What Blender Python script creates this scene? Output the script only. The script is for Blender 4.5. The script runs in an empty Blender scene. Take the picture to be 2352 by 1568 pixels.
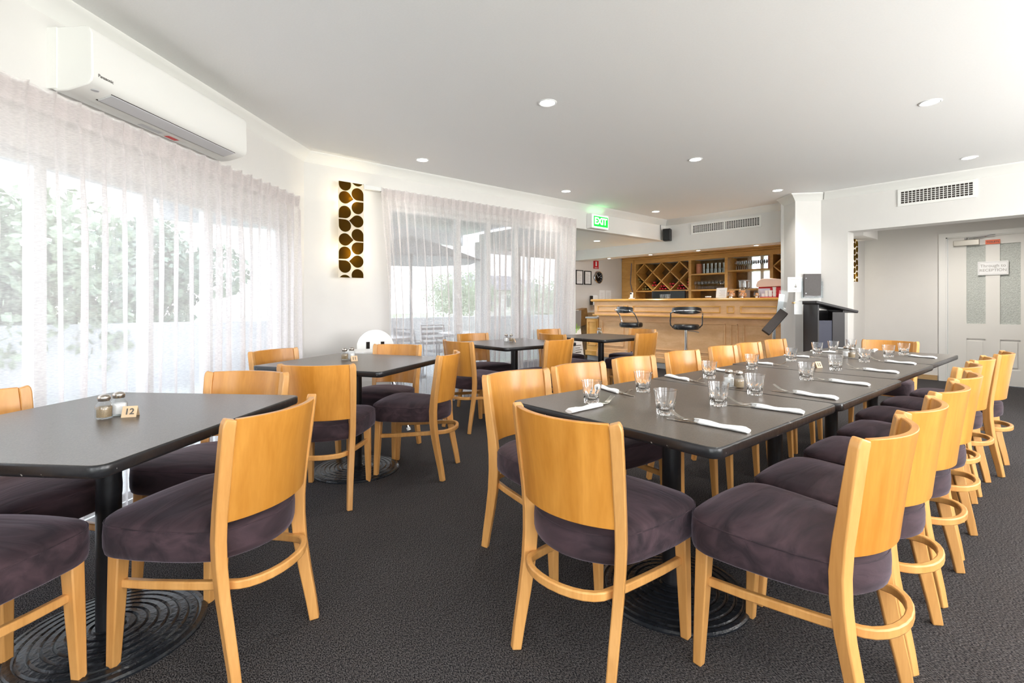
import bpy, bmesh, math, random
from mathutils import Vector, Matrix
random.seed(7)
R = math.radians
PI = math.pi
scene = bpy.context.scene
COL = scene.collection

# ------------------------------------------------------------------ camera
H = 1.13
FPX = 1135.0
cam_d = bpy.data.cameras.new('camera')
cam_d.sensor_width = 36.0
cam_d.lens = FPX / 2352 * 36.0
cam_d.shift_y = -(784 - 698) / 2352
cam_d.clip_start = 0.05
cam_d.clip_end = 300
cam = bpy.data.objects.new('camera', cam_d)
COL.objects.link(cam)
cam.location = (0, 0, H)
cam.rotation_euler = (R(90), 0, R(-40))      # looks along world angle 50 deg from +X
scene.camera = cam

# ------------------------------------------------------------------ world
w = bpy.data.worlds.new('world')
scene.world = w
w.use_nodes = True
nt = w.node_tree
bg = nt.nodes['Background']
tc = nt.nodes.new('ShaderNodeTexCoord')
sep = nt.nodes.new('ShaderNodeSeparateXYZ')
ramp = nt.nodes.new('ShaderNodeValToRGB')
nt.links.new(tc.outputs['Generated'], sep.inputs[0])
nt.links.new(sep.outputs['Z'], ramp.inputs[0])
ramp.color_ramp.elements[0].position = 0.0
ramp.color_ramp.elements[0].color = (0.93, 0.96, 1.0, 1)
ramp.color_ramp.elements[1].position = 0.7
ramp.color_ramp.elements[1].color = (0.72, 0.86, 1.0, 1)
nt.links.new(ramp.outputs[0], bg.inputs[0])
bg.inputs[1].default_value = 2.7
scene.view_settings.view_transform = 'Standard'
scene.view_settings.look = 'None'
scene.view_settings.gamma = 1
scene.view_settings.exposure = 0.66
scene.view_settings.use_curve_mapping = False

BULB = 6.5
FILL = 125
# fill lights added behind the camera; rear ones tilted up to brighten the ceiling
def area(name, loc, rot, sx, sy, power, color=(1, 1, 1), spread=180):
    l = bpy.data.lights.new(name, 'AREA')
    l.shape = 'RECTANGLE'; l.size = sx; l.size_y = sy
    l.energy = power; l.color = color; l.spread = R(spread)
    o = bpy.data.objects.new(name, l); COL.objects.link(o)
    o.location = loc; o.rotation_euler = rot
    return o
FILL_OPENINGS = [(-1.6, 2.2), (1.4, 2.2), (4.6, 2.2)]      # centre x, width
for wx, ww in FILL_OPENINGS:
    area('rear_fill_light', (wx, -3.40, 1.25), (R(-160), 0, PI), ww - .1, 2.1, FILL * {-1.6: .3, 1.4: 1.1, 4.6: 2.2}[wx], (1.0, .985, .97))
area('side_fill_light', (-3.08, -1.6, 1.25), (R(90), 0, R(-90)), 2.4, 2.0, FILL * .2, (.96, .98, 1.0))

# ------------------------------------------------------------------ materials
MATS = {}
def nodes(name):
    m = bpy.data.materials.new(name); m.use_nodes = True
    t = m.node_tree; b = t.nodes['Principled BSDF']
    MATS[name] = m
    return m, t, b
def simple(name, col, rough=.5, metal=0, spec=.5, emit=None, es=0, noise=0.0, nscale=40, bump=0, coat=0, trans=0, ior=1.5, alpha=1):
    m, t, b = nodes(name)
    b.inputs['Base Color'].default_value = (*col, 1)
    b.inputs['Roughness'].default_value = rough
    b.inputs['Metallic'].default_value = metal
    b.inputs['Specular IOR Level'].default_value = spec
    b.inputs['Coat Weight'].default_value = coat
    b.inputs['Coat Roughness'].default_value = .15
    b.inputs['Transmission Weight'].default_value = trans
    b.inputs['IOR'].default_value = ior
    b.inputs['Alpha'].default_value = alpha
    if emit:
        b.inputs['Emission Color'].default_value = (*emit, 1)
        b.inputs['Emission Strength'].default_value = es
    if noise or bump:
        c = t.nodes.new('ShaderNodeTexCoord')
        n = t.nodes.new('ShaderNodeTexNoise'); n.inputs['Scale'].default_value = nscale
        n.inputs['Detail'].default_value = 3
        t.links.new(c.outputs['Object'], n.inputs['Vector'])
        if noise:
            r = t.nodes.new('ShaderNodeValToRGB')
            r.color_ramp.elements[0].position = .3; r.color_ramp.elements[1].position = .7
            r.color_ramp.elements[0].color = (*[x * (1 - noise) for x in col], 1)
            r.color_ramp.elements[1].color = (*[min(1, x * (1 + noise)) for x in col], 1)
            t.links.new(n.outputs['Fac'], r.inputs[0]); t.links.new(r.outputs[0], b.inputs['Base Color'])
        if bump:
            u = t.nodes.new('ShaderNodeBump'); u.inputs['Strength'].default_value = bump
            u.inputs['Distance'].default_value = .01
            t.links.new(n.outputs['Fac'], u.inputs['Height']); t.links.new(u.outputs[0], b.inputs['Normal'])
    return m

def wood(name, c1, c2, rough=.35, stretch=(18, 18, 1.6), coat=.15, rnd=.12):
    m, t, b = nodes(name)
    c = t.nodes.new('ShaderNodeTexCoord')
    oi = t.nodes.new('ShaderNodeObjectInfo')
    mp = t.nodes.new('ShaderNodeMapping'); mp.inputs['Scale'].default_value = stretch
    add = t.nodes.new('ShaderNodeVectorMath'); add.operation = 'ADD'
    mul = t.nodes.new('ShaderNodeVectorMath'); mul.operation = 'SCALE'; mul.inputs[3].default_value = 9
    comb = t.nodes.new('ShaderNodeCombineXYZ')
    for i in range(3): t.links.new(oi.outputs['Random'], comb.inputs[i])
    t.links.new(comb.outputs[0], mul.inputs[0])
    t.links.new(c.outputs['Object'], add.inputs[0]); t.links.new(mul.outputs[0], add.inputs[1])
    t.links.new(add.outputs[0], mp.inputs['Vector'])
    n1 = t.nodes.new('ShaderNodeTexNoise'); n1.inputs['Scale'].default_value = 1.1; n1.inputs['Detail'].default_value = 4; n1.inputs['Distortion'].default_value = .8
    n2 = t.nodes.new('ShaderNodeTexNoise'); n2.inputs['Scale'].default_value = 9; n2.inputs['Detail'].default_value = 2
    t.links.new(mp.outputs[0], n1.inputs['Vector']); t.links.new(mp.outputs[0], n2.inputs['Vector'])
    mx = t.nodes.new('ShaderNodeMath'); mx.operation = 'MULTIPLY_ADD'; mx.inputs[1].default_value = .3
    t.links.new(n2.outputs['Fac'], mx.inputs[0]); t.links.new(n1.outputs['Fac'], mx.inputs[2])
    r = t.nodes.new('ShaderNodeValToRGB')
    r.color_ramp.elements[0].position = .45; r.color_ramp.elements[1].position = .85
    r.color_ramp.elements[0].color = (*c1, 1); r.color_ramp.elements[1].color = (*c2, 1)
    t.links.new(mx.outputs[0], r.inputs[0])
    hs = t.nodes.new('ShaderNodeHueSaturation')
    mr = t.nodes.new('ShaderNodeMapRange'); mr.inputs['To Min'].default_value = 1 - rnd; mr.inputs['To Max'].default_value = 1 + rnd
    t.links.new(oi.outputs['Random'], mr.inputs['Value']); t.links.new(mr.outputs[0], hs.inputs['Value'])
    t.links.new(r.outputs[0], hs.inputs['Color']); t.links.new(hs.outputs[0], b.inputs['Base Color'])
    b.inputs['Roughness'].default_value = rough
    b.inputs['Coat Weight'].default_value = coat; b.inputs['Coat Roughness'].default_value = .2
    return m

M_wall = simple('wall_paint', (.735, .715, .69), .6, noise=.01, nscale=6, bump=.02)
M_ceil = simple('ceiling_paint', (.90, .895, .885), .7, noise=.01, nscale=90, bump=.05)
M_trim = simple('trim_paint', (.83, .82, .79), .45)
M_door = simple('door_paint', (.80, .78, .74), .4)
M_beech = wood('beech_leg', (.60, .285, .078), (.74, .385, .125), .35)
M_ply = wood('beech_ply', (.53, .21, .026), (.69, .31, .055), .33, (11, 11, 1.0), .2)
M_bar = wood('oak_bar', (.74, .42, .19), (.86, .54, .28), .4, (14, 3, 10), .1, 0)
M_bartop = wood('oak_top', (.70, .34, .065), (.82, .45, .12), .25, (10, 1.5, 10), .4, 0)
M_shelf = wood('oak_shelf', (.54, .28, .065), (.70, .39, .11), .4, (10, 2, 10), .1, 0)
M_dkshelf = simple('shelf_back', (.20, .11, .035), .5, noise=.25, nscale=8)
M_baseb = wood('timber_baseboard', (.45, .27, .11), (.6, .4, .2), .5, (2, 2, 20), 0, 0)
M_black = simple('black_metal', (.012, .012, .014), .32, noise=.2, nscale=60, bump=.05)
M_castiron = simple('cast_iron', (.014, .016, .020), .27, noise=.2, nscale=50, bump=.25)
M_edge = simple('black_edge', (.014, .014, .016), .28, noise=.3, nscale=40, bump=.12)
# worn chips along the black table edges
_t = M_edge.node_tree; _b = _t.nodes['Principled BSDF']
_c = _t.nodes.new('ShaderNodeTexCoord'); _n = _t.nodes.new('ShaderNodeTexNoise'); _n.inputs['Scale'].default_value = 55; _n.inputs['Detail'].default_value = 3
_t.links.new(_c.outputs['Object'], _n.inputs['Vector'])
_r = _t.nodes.new('ShaderNodeValToRGB'); _r.color_ramp.elements[0].position = .70; _r.color_ramp.elements[0].color = (.014, .014, .016, 1)
_r.color_ramp.elements[1].position = .72; _r.color_ramp.elements[1].color = (.42, .40, .38, 1)
_t.links.new(_n.outputs['Fac'], _r.inputs[0]); _t.links.new(_r.outputs[0], _b.inputs['Base Color'])
M_chrome = simple('chrome', (.75, .76, .78), .12, 1)
M_steel = simple('cutlery_steel', (.62, .58, .52), .2, 1)
M_brass = simple('aged_brass', (.45, .30, .14), .3, 1)
M_lid = simple('shaker_lid_metal', (.55, .5, .45), .22, 1)
M_vinyl = simple('black_vinyl', (.015, .016, .018), .25)
M_glass = simple('clear_glass', (1, 1, 1), .0, trans=1, ior=1.47)
M_salt = simple('salt', (.9, .9, .9), .8)
M_pepper = simple('pepper', (.30, .22, .13), .8, noise=.3, nscale=400)
M_paper = simple('white_paper', (.9, .9, .9), .7, noise=.02, nscale=30, bump=.15)
M_plastic = simple('white_plastic', (.84, .84, .83), .35)
M_acplas = simple('ac_plastic', (.86, .85, .82), .35)
M_acdark = simple('ac_vane', (.62, .62, .64), .4)
M_dark = simple('dark_gap', (.03, .02, .015), .8)
M_red = simple('red_paint', (.6, .02, .03), .4)
M_sticker = simple('red_sticker', (.75, .08, .08), .5)
M_orange = simple('toilets_orange', (.85, .14, .04), .4)
M_ink = simple('ink', (.10, .09, .08), .6)
M_inkl = simple('ink_light', (.38, .36, .34), .6)
M_green = simple('exit_green', (.01, .45, .05), .4, emit=(.0, .55, .03), es=1.0)
M_exitw = simple('exit_white', (.9, .95, .9), .4, emit=(.85, 1, .88), es=1.1)
M_leafg = simple('leaf_green', (.25, .5, .05), .5)
M_bulb = simple('lamp_face', (1, 1, 1), .5, emit=(1, .97, .92), es=9)
M_halo = simple('fitting_white', (.85, .85, .85), .4)
M_frame = simple('picture_black', (.02, .02, .02), .35)
M_menu = simple('menu_leather', (.05, .038, .034), .45, noise=.2, nscale=120)
M_lect = simple('lectern_black', (.022, .018, .02), .45)
M_lect2 = simple('lectern_dark_blue', (.03, .032, .06), .5)  # bluish black of the left front panel
M_acryl = simple('acrylic', (1, 1, 1), .05, trans=1, ior=1.1)
M_alu = simple('window_aluminium', (.75, .75, .74), .4, .2)
M_greytop = simple('grey_laminate', (.45, .44, .42), .4)
M_bottle = simple('bottle_glass', (.02, .025, .012), .12)
M_capred = simple('red_cap', (.62, .03, .05), .35)
M_capgold = simple('gold_cap', (.32, .25, .08), .4)
M_terra = simple('terracotta', (.50, .20, .11), .6, noise=.15, nscale=30)
M_cookie = simple('cookies', (.68, .33, .12), .7, noise=.3, nscale=60)
M_pink = simple('machine_copper', (.86, .62, .5), .25, .3)
M_screen = simple('screen_black', (.008, .008, .01), .2)
M_speak = simple('speaker_black', (.01, .01, .01), .5)
M_grey = simple('grey_plastic', (.25, .24, .24), .5)
M_closer = simple('closer_silver', (.62, .59, .53), .32, .6)
M_card = simple('number_card_brass', (.72, .52, .33), .4, .1)
M_petal = None

# carpet
m, t, b = nodes('carpet')
c = t.nodes.new('ShaderNodeTexCoord')
mpc = t.nodes.new('ShaderNodeMapping'); mpc.inputs['Rotation'].default_value = (0, 0, R(45)); mpc.inputs['Scale'].default_value = (1, .5, 1)
t.links.new(c.outputs['Object'], mpc.inputs[0])
n1 = t.nodes.new('ShaderNodeTexNoise'); n1.inputs['Scale'].default_value = 300; n1.inputs['Detail'].default_value = 2
n2 = t.nodes.new('ShaderNodeTexVoronoi'); n2.inputs['Scale'].default_value = 230
n3 = t.nodes.new('ShaderNodeTexNoise'); n3.inputs['Scale'].default_value = 1.3
t.links.new(mpc.outputs[0], n1.inputs['Vector']); t.links.new(mpc.outputs[0], n2.inputs['Vector']); t.links.new(c.outputs['Object'], n3.inputs['Vector'])
r = t.nodes.new('ShaderNodeValToRGB')
r.color_ramp.elements[0].position = .40; r.color_ramp.elements[0].color = (.012, .012, .015, 1)
r.color_ramp.elements[1].position = .64; r.color_ramp.elements[1].color = (.135, .128, .127, 1)
t.links.new(n1.outputs['Fac'], r.inputs[0])
mixc = t.nodes.new('ShaderNodeMixRGB'); mixc.blend_type = 'MULTIPLY'; mixc.inputs[0].default_value = .5
r3 = t.nodes.new('ShaderNodeValToRGB'); r3.color_ramp.elements[0].color = (.75, .75, .8, 1); r3.color_ramp.elements[1].color = (1.2, 1.1, 1.05, 1)
t.links.new(n3.outputs['Fac'], r3.inputs[0]); t.links.new(r.outputs[0], mixc.inputs[1]); t.links.new(r3.outputs[0], mixc.inputs[2])
t.links.new(mixc.outputs[0], b.inputs['Base Color'])
b.inputs['Roughness'].default_value = .95; b.inputs['Specular IOR Level'].default_value = .1
bu = t.nodes.new('ShaderNodeBump'); bu.inputs['Strength'].default_value = .6; bu.inputs['Distance'].default_value = .006
t.links.new(n2.outputs['Distance'], bu.inputs['Height']); t.links.new(bu.outputs[0], b.inputs['Normal'])
M_carpet = m

# suede
m, t, b = nodes('suede')
c = t.nodes.new('ShaderNodeTexCoord'); oi = t.nodes.new('ShaderNodeObjectInfo')
add = t.nodes.new('ShaderNodeVectorMath'); add.operation = 'MULTIPLY_ADD'; add.inputs[1].default_value = (1, 1, 1)
mp = t.nodes.new('ShaderNodeMapping'); mp.inputs['Scale'].default_value = (2.0, 9, 9); mp.inputs['Rotation'].default_value = (0, 0, R(25))
t.links.new(c.outputs['Object'], add.inputs[0])
sc = t.nodes.new('ShaderNodeMath'); sc.operation = 'MULTIPLY'; sc.inputs[1].default_value = 23
t.links.new(oi.outputs['Random'], sc.inputs[0]); t.links.new(sc.outputs[0], add.inputs[2]); t.links.new(add.outputs[0], mp.inputs[0])
n = t.nodes.new('ShaderNodeTexNoise'); n.inputs['Scale'].default_value = 1.5; n.inputs['Detail'].default_value = 5; n.inputs['Distortion'].default_value = 1.2
t.links.new(mp.outputs[0], n.inputs['Vector'])
r = t.nodes.new('ShaderNodeValToRGB')
r.color_ramp.elements[0].position = .35; r.color_ramp.elements[0].color = (.016, .0075, .0115, 1)
r.color_ramp.elements[1].position = .72; r.color_ramp.elements[1].color = (.068, .036, .045, 1)
t.links.new(n.outputs['Fac'], r.inputs[0]); t.links.new(r.outputs[0], b.inputs['Base Color'])
b.inputs['Roughness'].default_value = .85
b.inputs['Sheen Weight'].default_value = .35; b.inputs['Sheen Roughness'].default_value = .4; b.inputs['Sheen Tint'].default_value = (.6, .52, .64, 1)
bu = t.nodes.new('ShaderNodeBump'); bu.inputs['Strength'].default_value = .35; bu.inputs['Distance'].default_value = .012
t.links.new(n.outputs['Fac'], bu.inputs['Height']); t.links.new(bu.outputs[0], b.inputs['Normal'])
M_suede = m

# table laminate
m, t, b = nodes('laminate')
c = t.nodes.new('ShaderNodeTexCoord')
n = t.nodes.new('ShaderNodeTexNoise'); n.inputs['Scale'].default_value = 260; n.inputs['Detail'].default_value = 2
t.links.new(c.outputs['Object'], n.inputs['Vector'])
r = t.nodes.new('ShaderNodeValToRGB')
r.color_ramp.elements[0].position = .35; r.color_ramp.elements[0].color = (.078, .063, .051, 1)
r.color_ramp.elements[1].position = .7; r.color_ramp.elements[1].color = (.138, .113, .094, 1)
t.links.new(n.outputs['Fac'], r.inputs[0]); t.links.new(r.outputs[0], b.inputs['Base Color'])
b.inputs['Roughness'].default_value = .3
bu = t.nodes.new('ShaderNodeBump'); bu.inputs['Strength'].default_value = .06; bu.inputs['Distance'].default_value = .002
t.links.new(n.outputs['Fac'], bu.inputs['Height']); t.links.new(bu.outputs[0], b.inputs['Normal'])
M_lam = m

# sheer curtain: woven threads, half open
m, t, b = nodes('sheer')
t.nodes.remove(b)
out = t.nodes['Material Output']
tr = t.nodes.new('ShaderNodeBsdfTransparent')
dif = t.nodes.new('ShaderNodeBsdfDiffuse'); dif.inputs[0].default_value = (.84, .785, .765, 1)
trl = t.nodes.new('ShaderNodeBsdfTranslucent'); trl.inputs[0].default_value = (.90, .865, .875, 1)
mixa = t.nodes.new('ShaderNodeMixShader'); mixa.inputs[0].default_value = .45
t.links.new(dif.outputs[0], mixa.inputs[1]); t.links.new(trl.outputs[0], mixa.inputs[2])
lw = t.nodes.new('ShaderNodeLayerWeight'); lw.inputs['Blend'].default_value = .35
c = t.nodes.new('ShaderNodeTexCoord')
mp = t.nodes.new('ShaderNodeMapping'); mp.inputs['Scale'].default_value = (60, 60, 420)
t.links.new(c.outputs['Object'], mp.inputs[0])
n = t.nodes.new('ShaderNodeTexNoise'); n.inputs['Scale'].default_value = 1; n.inputs['Detail'].default_value = 2
t.links.new(mp.outputs[0], n.inputs['Vector'])
mr = t.nodes.new('ShaderNodeMapRange'); mr.inputs['From Min'].default_value = .35; mr.inputs['From Max'].default_value = .65
mr.inputs['To Min'].default_value = .36; mr.inputs['To Max'].default_value = .49
t.links.new(n.outputs['Fac'], mr.inputs['Value'])
ma = t.nodes.new('ShaderNodeMath'); ma.operation = 'MULTIPLY_ADD'; ma.inputs[1].default_value = .95; ma.use_clamp = True
t.links.new(lw.outputs['Facing'], ma.inputs[0]); t.links.new(mr.outputs[0], ma.inputs[2])
mixb = t.nodes.new('ShaderNodeMixShader')
t.links.new(ma.outputs[0], mixb.inputs[0]); t.links.new(tr.outputs[0], mixb.inputs[1]); t.links.new(mixa.outputs[0], mixb.inputs[2])
t.links.new(mixb.outputs[0], out.inputs[0])
M_sheer = m

def thin_glass(name, tint, refl=.06, rough=0.0):
    m, t, b = nodes(name); t.nodes.remove(b)
    out = t.nodes['Material Output']
    a = t.nodes.new('ShaderNodeBsdfTransparent'); a.inputs[0].default_value = (*tint, 1)
    g = t.nodes.new('ShaderNodeBsdfGlossy'); g.inputs['Roughness'].default_value = rough
    lw = t.nodes.new('ShaderNodeLayerWeight'); lw.inputs['Blend'].default_value = .5
    pw = t.nodes.new('ShaderNodeMath'); pw.operation = 'POWER'; pw.inputs[1].default_value = 4
    fm = t.nodes.new('ShaderNodeMath'); fm.operation = 'MULTIPLY_ADD'; fm.inputs[1].default_value = .75; fm.inputs[2].default_value = refl; fm.use_clamp = True
    t.links.new(lw.outputs['Facing'], pw.inputs[0]); t.links.new(pw.outputs[0], fm.inputs[0])
    mx = t.nodes.new('ShaderNodeMixShader')
    t.links.new(fm.outputs[0], mx.inputs[0]); t.links.new(a.outputs[0], mx.inputs[1]); t.links.new(g.outputs[0], mx.inputs[2])
    t.links.new(mx.outputs[0], out.inputs[0])
    return m
M_pane = thin_glass('window_pane', (.97, .965, .97))
M_acr = thin_glass('acrylic_clear', (.93, .95, .96), .006)
M_thin = thin_glass('thin_glassware', (.975, .985, .985), .09)
# obscure door glass
M_obs = simple('obscure_glass', (.52, .545, .51), .25, noise=.12, nscale=70, bump=.8)
# lamp panel
m, t, b = nodes('lamp_panel')
t.nodes.remove(b); out = t.nodes['Material Output']
d1 = t.nodes.new('ShaderNodeBsdfDiffuse'); d1.inputs[0].default_value = (.86, .84, .80, 1)
d2 = t.nodes.new('ShaderNodeBsdfTranslucent'); d2.inputs[0].default_value = (1.0, .92, .74, 1)
mx = t.nodes.new('ShaderNodeMixShader'); mx.inputs[0].default_value = .5
t.links.new(d1.outputs[0], mx.inputs[1]); t.links.new(d2.outputs[0], mx.inputs[2]); t.links.new(mx.outputs[0], out.inputs[0])
M_lpanel = m
m, t, b = nodes('lamp_petal')
t.nodes.remove(b); out = t.nodes['Material Output']
d1 = t.nodes.new('ShaderNodeBsdfDiffuse'); d1.inputs[0].default_value = (.03, .018, .006, 1)
d2 = t.nodes.new('ShaderNodeBsdfTranslucent'); d2.inputs[0].default_value = (1.0, .72, .05, 1)
mx = t.nodes.new('ShaderNodeMixShader'); mx.inputs[0].default_value = .32
t.links.new(d1.outputs[0], mx.inputs[1]); t.links.new(d2.outputs[0], mx.inputs[2]); t.links.new(mx.outputs[0], out.inputs[0])
M_petal = m
# outdoors
M_grass = simple('grass', (.38, .46, .28), .9, noise=.3, nscale=5)
M_pave = simple('paving', (.74, .73, .70), .8, noise=.1, nscale=3)
M_fol = simple('foliage', (.26, .33, .25), .8, noise=.4, nscale=6)
M_fol2 = simple('foliage_light', (.36, .44, .30), .8, noise=.4, nscale=6)
M_bark = simple('bark', (.12, .09, .06), .9, noise=.3, nscale=12)
M_ver = simple('verandah_lining', (.72, .73, .75), .6)
M_umb = simple('umbrella_cloth', (.40, .43, .46), .8)
M_outf = simple('outdoor_metal', (.22, .23, .25), .5)
M_outt = simple('outdoor_tabletop', (.55, .56, .57), .3)
M_house = simple('house_render', (.70, .68, .66), .8)
M_roof = simple('roof_tile', (.30, .28, .28), .8, noise=.2, nscale=4)

# ------------------------------------------------------------------ mesh helpers
class MB:
    def __init__(s): s.bm = bmesh.new(); s.mi = 0
    def _fin(s, f0):
        s.bm.faces.ensure_lookup_table()
        for f in s.bm.faces[f0:]: f.material_index = s.mi
    def poly(s, verts, faces):
        f0 = len(s.bm.faces)
        vs = [s.bm.verts.new(v) for v in verts]
        for f in faces:
            try: s.bm.faces.new([vs[i] for i in f])
            except ValueError: pass
        s._fin(f0); return s
    def box(s, x0, x1, y0, y1, z0, z1, M=None):
        v = [(x, y, z) for z in (z0, z1) for y in (y0, y1) for x in (x0, x1)]
        if M is not None: v = [tuple(M @ Vector(p)) for p in v]
        return s.poly(v, [(0, 2, 3, 1), (4, 5, 7, 6), (0, 1, 5, 4), (2, 6, 7, 3), (1, 3, 7, 5), (0, 4, 6, 2)])
    def prism(s, pts, z0, z1, M=None):
        n = len(pts)
        v = [(p[0], p[1], z0) for p in pts] + [(p[0], p[1], z1) for p in pts]
        if M is not None: v = [tuple(M @ Vector(p)) for p in v]
        return s.poly(v, [tuple(range(n))[::-1], tuple(range(n, 2 * n))] + [(i, (i + 1) % n, n + (i + 1) % n, n + i) for i in range(n)])
    def lathe(s, prof, n=24, c=(0, 0, 0), cap=True, flute=None):
        v = []; f = []
        for k, (r_, z_) in enumerate(prof):
            for i in range(n):
                rr = r_ * (flute(k, i) if flute else 1)
                a = 2 * PI * i / n
                v.append((c[0] + rr * math.cos(a), c[1] + rr * math.sin(a), c[2] + z_))
        m_ = len(prof)
        for k in range(m_ - 1):
            for i in range(n):
                j = (i + 1) % n
                f.append((k * n + i, k * n + j, (k + 1) * n + j, (k + 1) * n + i))
        if cap:
            f.append(tuple(range(n))[::-1]); f.append(tuple((m_ - 1) * n + i for i in range(n)))
        return s.poly(v, f)
    def tube(s, path, rad, n=10, sx=1, closed=False):
        P_ = [Vector(p) for p in path]; m_ = len(P_)
        v = []; f = []
        up = Vector((0, 0, 1)); prevn = None
        for k in range(m_):
            a = P_[k - 1] if (k > 0 or closed) else P_[k]
            b_ = P_[(k + 1) % m_] if (k < m_ - 1 or closed) else P_[k]
            t_ = (b_ - a).normalized()
            if prevn is None:
                ref = up if abs(t_.z) < .9 else Vector((1, 0, 0))
                nn = (ref - t_ * ref.dot(t_)).normalized()
            else: nn = (prevn - t_ * prevn.dot(t_)).normalized()
            prevn = nn; bb = t_.cross(nn)
            rr = rad[k] if isinstance(rad, (list, tuple)) else rad
            for i in range(n):
                an = 2 * PI * i / n
                v.append(tuple(P_[k] + nn * math.cos(an) * rr + bb * math.sin(an) * rr * sx))
        for k in range(m_ if closed else m_ - 1):
            for i in range(n):
                j = (i + 1) % n; k2 = (k + 1) % m_
                f.append((k * n + i, k * n + j, k2 * n + j, k2 * n + i))
        if not closed: f.append(tuple(range(n))[::-1]); f.append(tuple((m_ - 1) * n + i for i in range(n)))
        return s.poly(v, f)
    def rsweep(s, path, dims, side):
        """rectangular section along path; side = unit vectors giving the section's first axis"""
        P_ = [Vector(p) for p in path]; m_ = len(P_); v = []; f = []
        for k in range(m_):
            a = P_[max(0, k - 1)]; b_ = P_[min(m_ - 1, k + 1)]
            t_ = (b_ - a).normalized()
            sd = Vector(side[k] if isinstance(side, list) else side).normalized()
            sd = (sd - t_ * sd.dot(t_)).normalized()
            nn = t_.cross(sd)
            w_, h_ = dims[k] if isinstance(dims, list) else dims
            for q, r_ in ((-1, -1), (1, -1), (1, 1), (-1, 1)):
                v.append(tuple(P_[k] + sd * q * w_ / 2 + nn * r_ * h_ / 2))
        for k in range(m_ - 1):
            for i in range(4):
                j = (i + 1) % 4
                f.append((k * 4 + i, k * 4 + j, (k + 1) * 4 + j, (k + 1) * 4 + i))
        f.append((3, 2, 1, 0)); f.append(tuple((m_ - 1) * 4 + i for i in range(4)))
        return s.poly(v, f)
    def build(s, name, mats, parent=None, smooth=35, bevel=0, segs=2):
        bmesh.ops.recalc_face_normals(s.bm, faces=s.bm.faces[:])
        me = bpy.data.meshes.new(name); s.bm.to_mesh(me); s.bm.free()
        for m_ in (mats if isinstance(mats, (list, tuple)) else [mats]): me.materials.append(m_)
        if smooth:
            for p in me.polygons: p.use_smooth = True
            me.set_sharp_from_angle(angle=R(smooth))
        o = bpy.data.objects.new(name, me); COL.objects.link(o)
        if parent: o.parent = parent
        if bevel:
            b_ = o.modifiers.new('bevel', 'BEVEL'); b_.width = bevel; b_.segments = segs
            b_.limit_method = 'ANGLE'; b_.angle_limit = R(40)
        return o

def tag(o, label, cat, group=None, kind=None):
    if label: o['label'] = label
    if cat: o['category'] = cat
    if group: o['group'] = group
    if kind: o['kind'] = kind
    return o
def empty(name, loc=(0, 0, 0), rz=0, label=None, cat=None, group=None):
    o = bpy.data.objects.new(name, None); COL.objects.link(o)
    o.empty_display_size = .1
    o.location = loc; o.rotation_euler = (0, 0, rz)
    return tag(o, label, cat, group)
def struct(o): o['kind'] = 'structure'; return o
def copy_tree(o, parent=None):
    c_ = o.copy(); COL.objects.link(c_)
    if parent: c_.parent = parent
    for ch in list(o.children): copy_tree(ch, c_)
    return c_
class Stamp:
    """first use moves the original, later uses copy it with all its parts"""
    def __init__(s, proto): s.p = proto; s.used = False
    def put(s, loc, rz=0, label=None, group=None, scale=None):
        if not s.used: o = s.p; s.used = True
        else: o = copy_tree(s.p)
        o.location = loc; o.rotation_euler = (0, 0, rz)
        if scale: o.scale = scale
        if label: o['label'] = label
        if group: o['group'] = group
        elif 'group' in o and s.used and group is None and False: del o['group']
        return o
def text_part(name, body, size, M, mat, parent, extrude=.001, align='CENTER', bold=0):
    cu = bpy.data.curves.new(name, 'FONT'); cu.body = body; cu.size = size; cu.extrude = extrude
    cu.align_x = align; cu.align_y = 'CENTER'; cu.offset = bold
    tmp = bpy.data.objects.new(name + '_tmp', cu); COL.objects.link(tmp)
    dg = bpy.context.evaluated_depsgraph_get()
    me = bpy.data.meshes.new_from_object(tmp.evaluated_get(dg))
    bpy.data.objects.remove(tmp)
    me.transform(M); me.materials.clear(); me.materials.append(mat)
    o = bpy.data.objects.new(name, me); COL.objects.link(o)
    if parent: o.parent = parent
    return o
def rot_plane(loc, xdir, ydir=(0, 0, 1)):
    """matrix mapping local xy plane onto plane spanned by xdir / ydir at loc"""
    x = Vector(xdir).normalized(); y = Vector(ydir).normalized(); z = x.cross(y)
    return Matrix(((x.x, y.x, z.x, loc[0]), (x.y, y.y, z.y, loc[1]), (x.z, y.z, z.z, loc[2]), (0, 0, 0, 1)))

S = math.sqrt(.5)
C1 = Vector((1.53, 4.95, 0))
LW = Matrix(((S, S, 0, C1.x), (S, -S, 0, C1.y), (0, 0, 1, 0), (0, 0, 0, 1)))   # local x = along left wall, y = into room (mirrored ok), z up
CEIL = 2.6
# ------------------------------------------------------------------ the room
mb = MB()
mb.prism([(-3.2, .22), (-3.2, -3.6), (7.5, -3.6), (7.5, -.65), (9.75, -.65), (9.75, 2.5), (9.9, 2.5), (9.9, 7.3), (5.25, 7.3), (5.25, 5.07), (1.6, 5.07), (1.53, 5.0)], -.12, 0)
struct(mb.build('floor', M_carpet, smooth=0))
mb = MB()
mb.prism([(-3.25, .2), (-3.25, -3.6), (7.75, -3.6), (7.75, 5.07), (1.53, 5.07)], CEIL, CEIL + .12)
mb.box(5.34, 7.72, 5.085, 7.3, 2.248, 2.4)
mb.box(7.85, 9.9, 2.5, 7.3, 2.26, 2.4)
mb.box(7.5, 9.7, -.65, 2.6, 2.42, 2.5)
struct(mb.build('ceiling', M_ceil, smooth=0))
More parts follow.
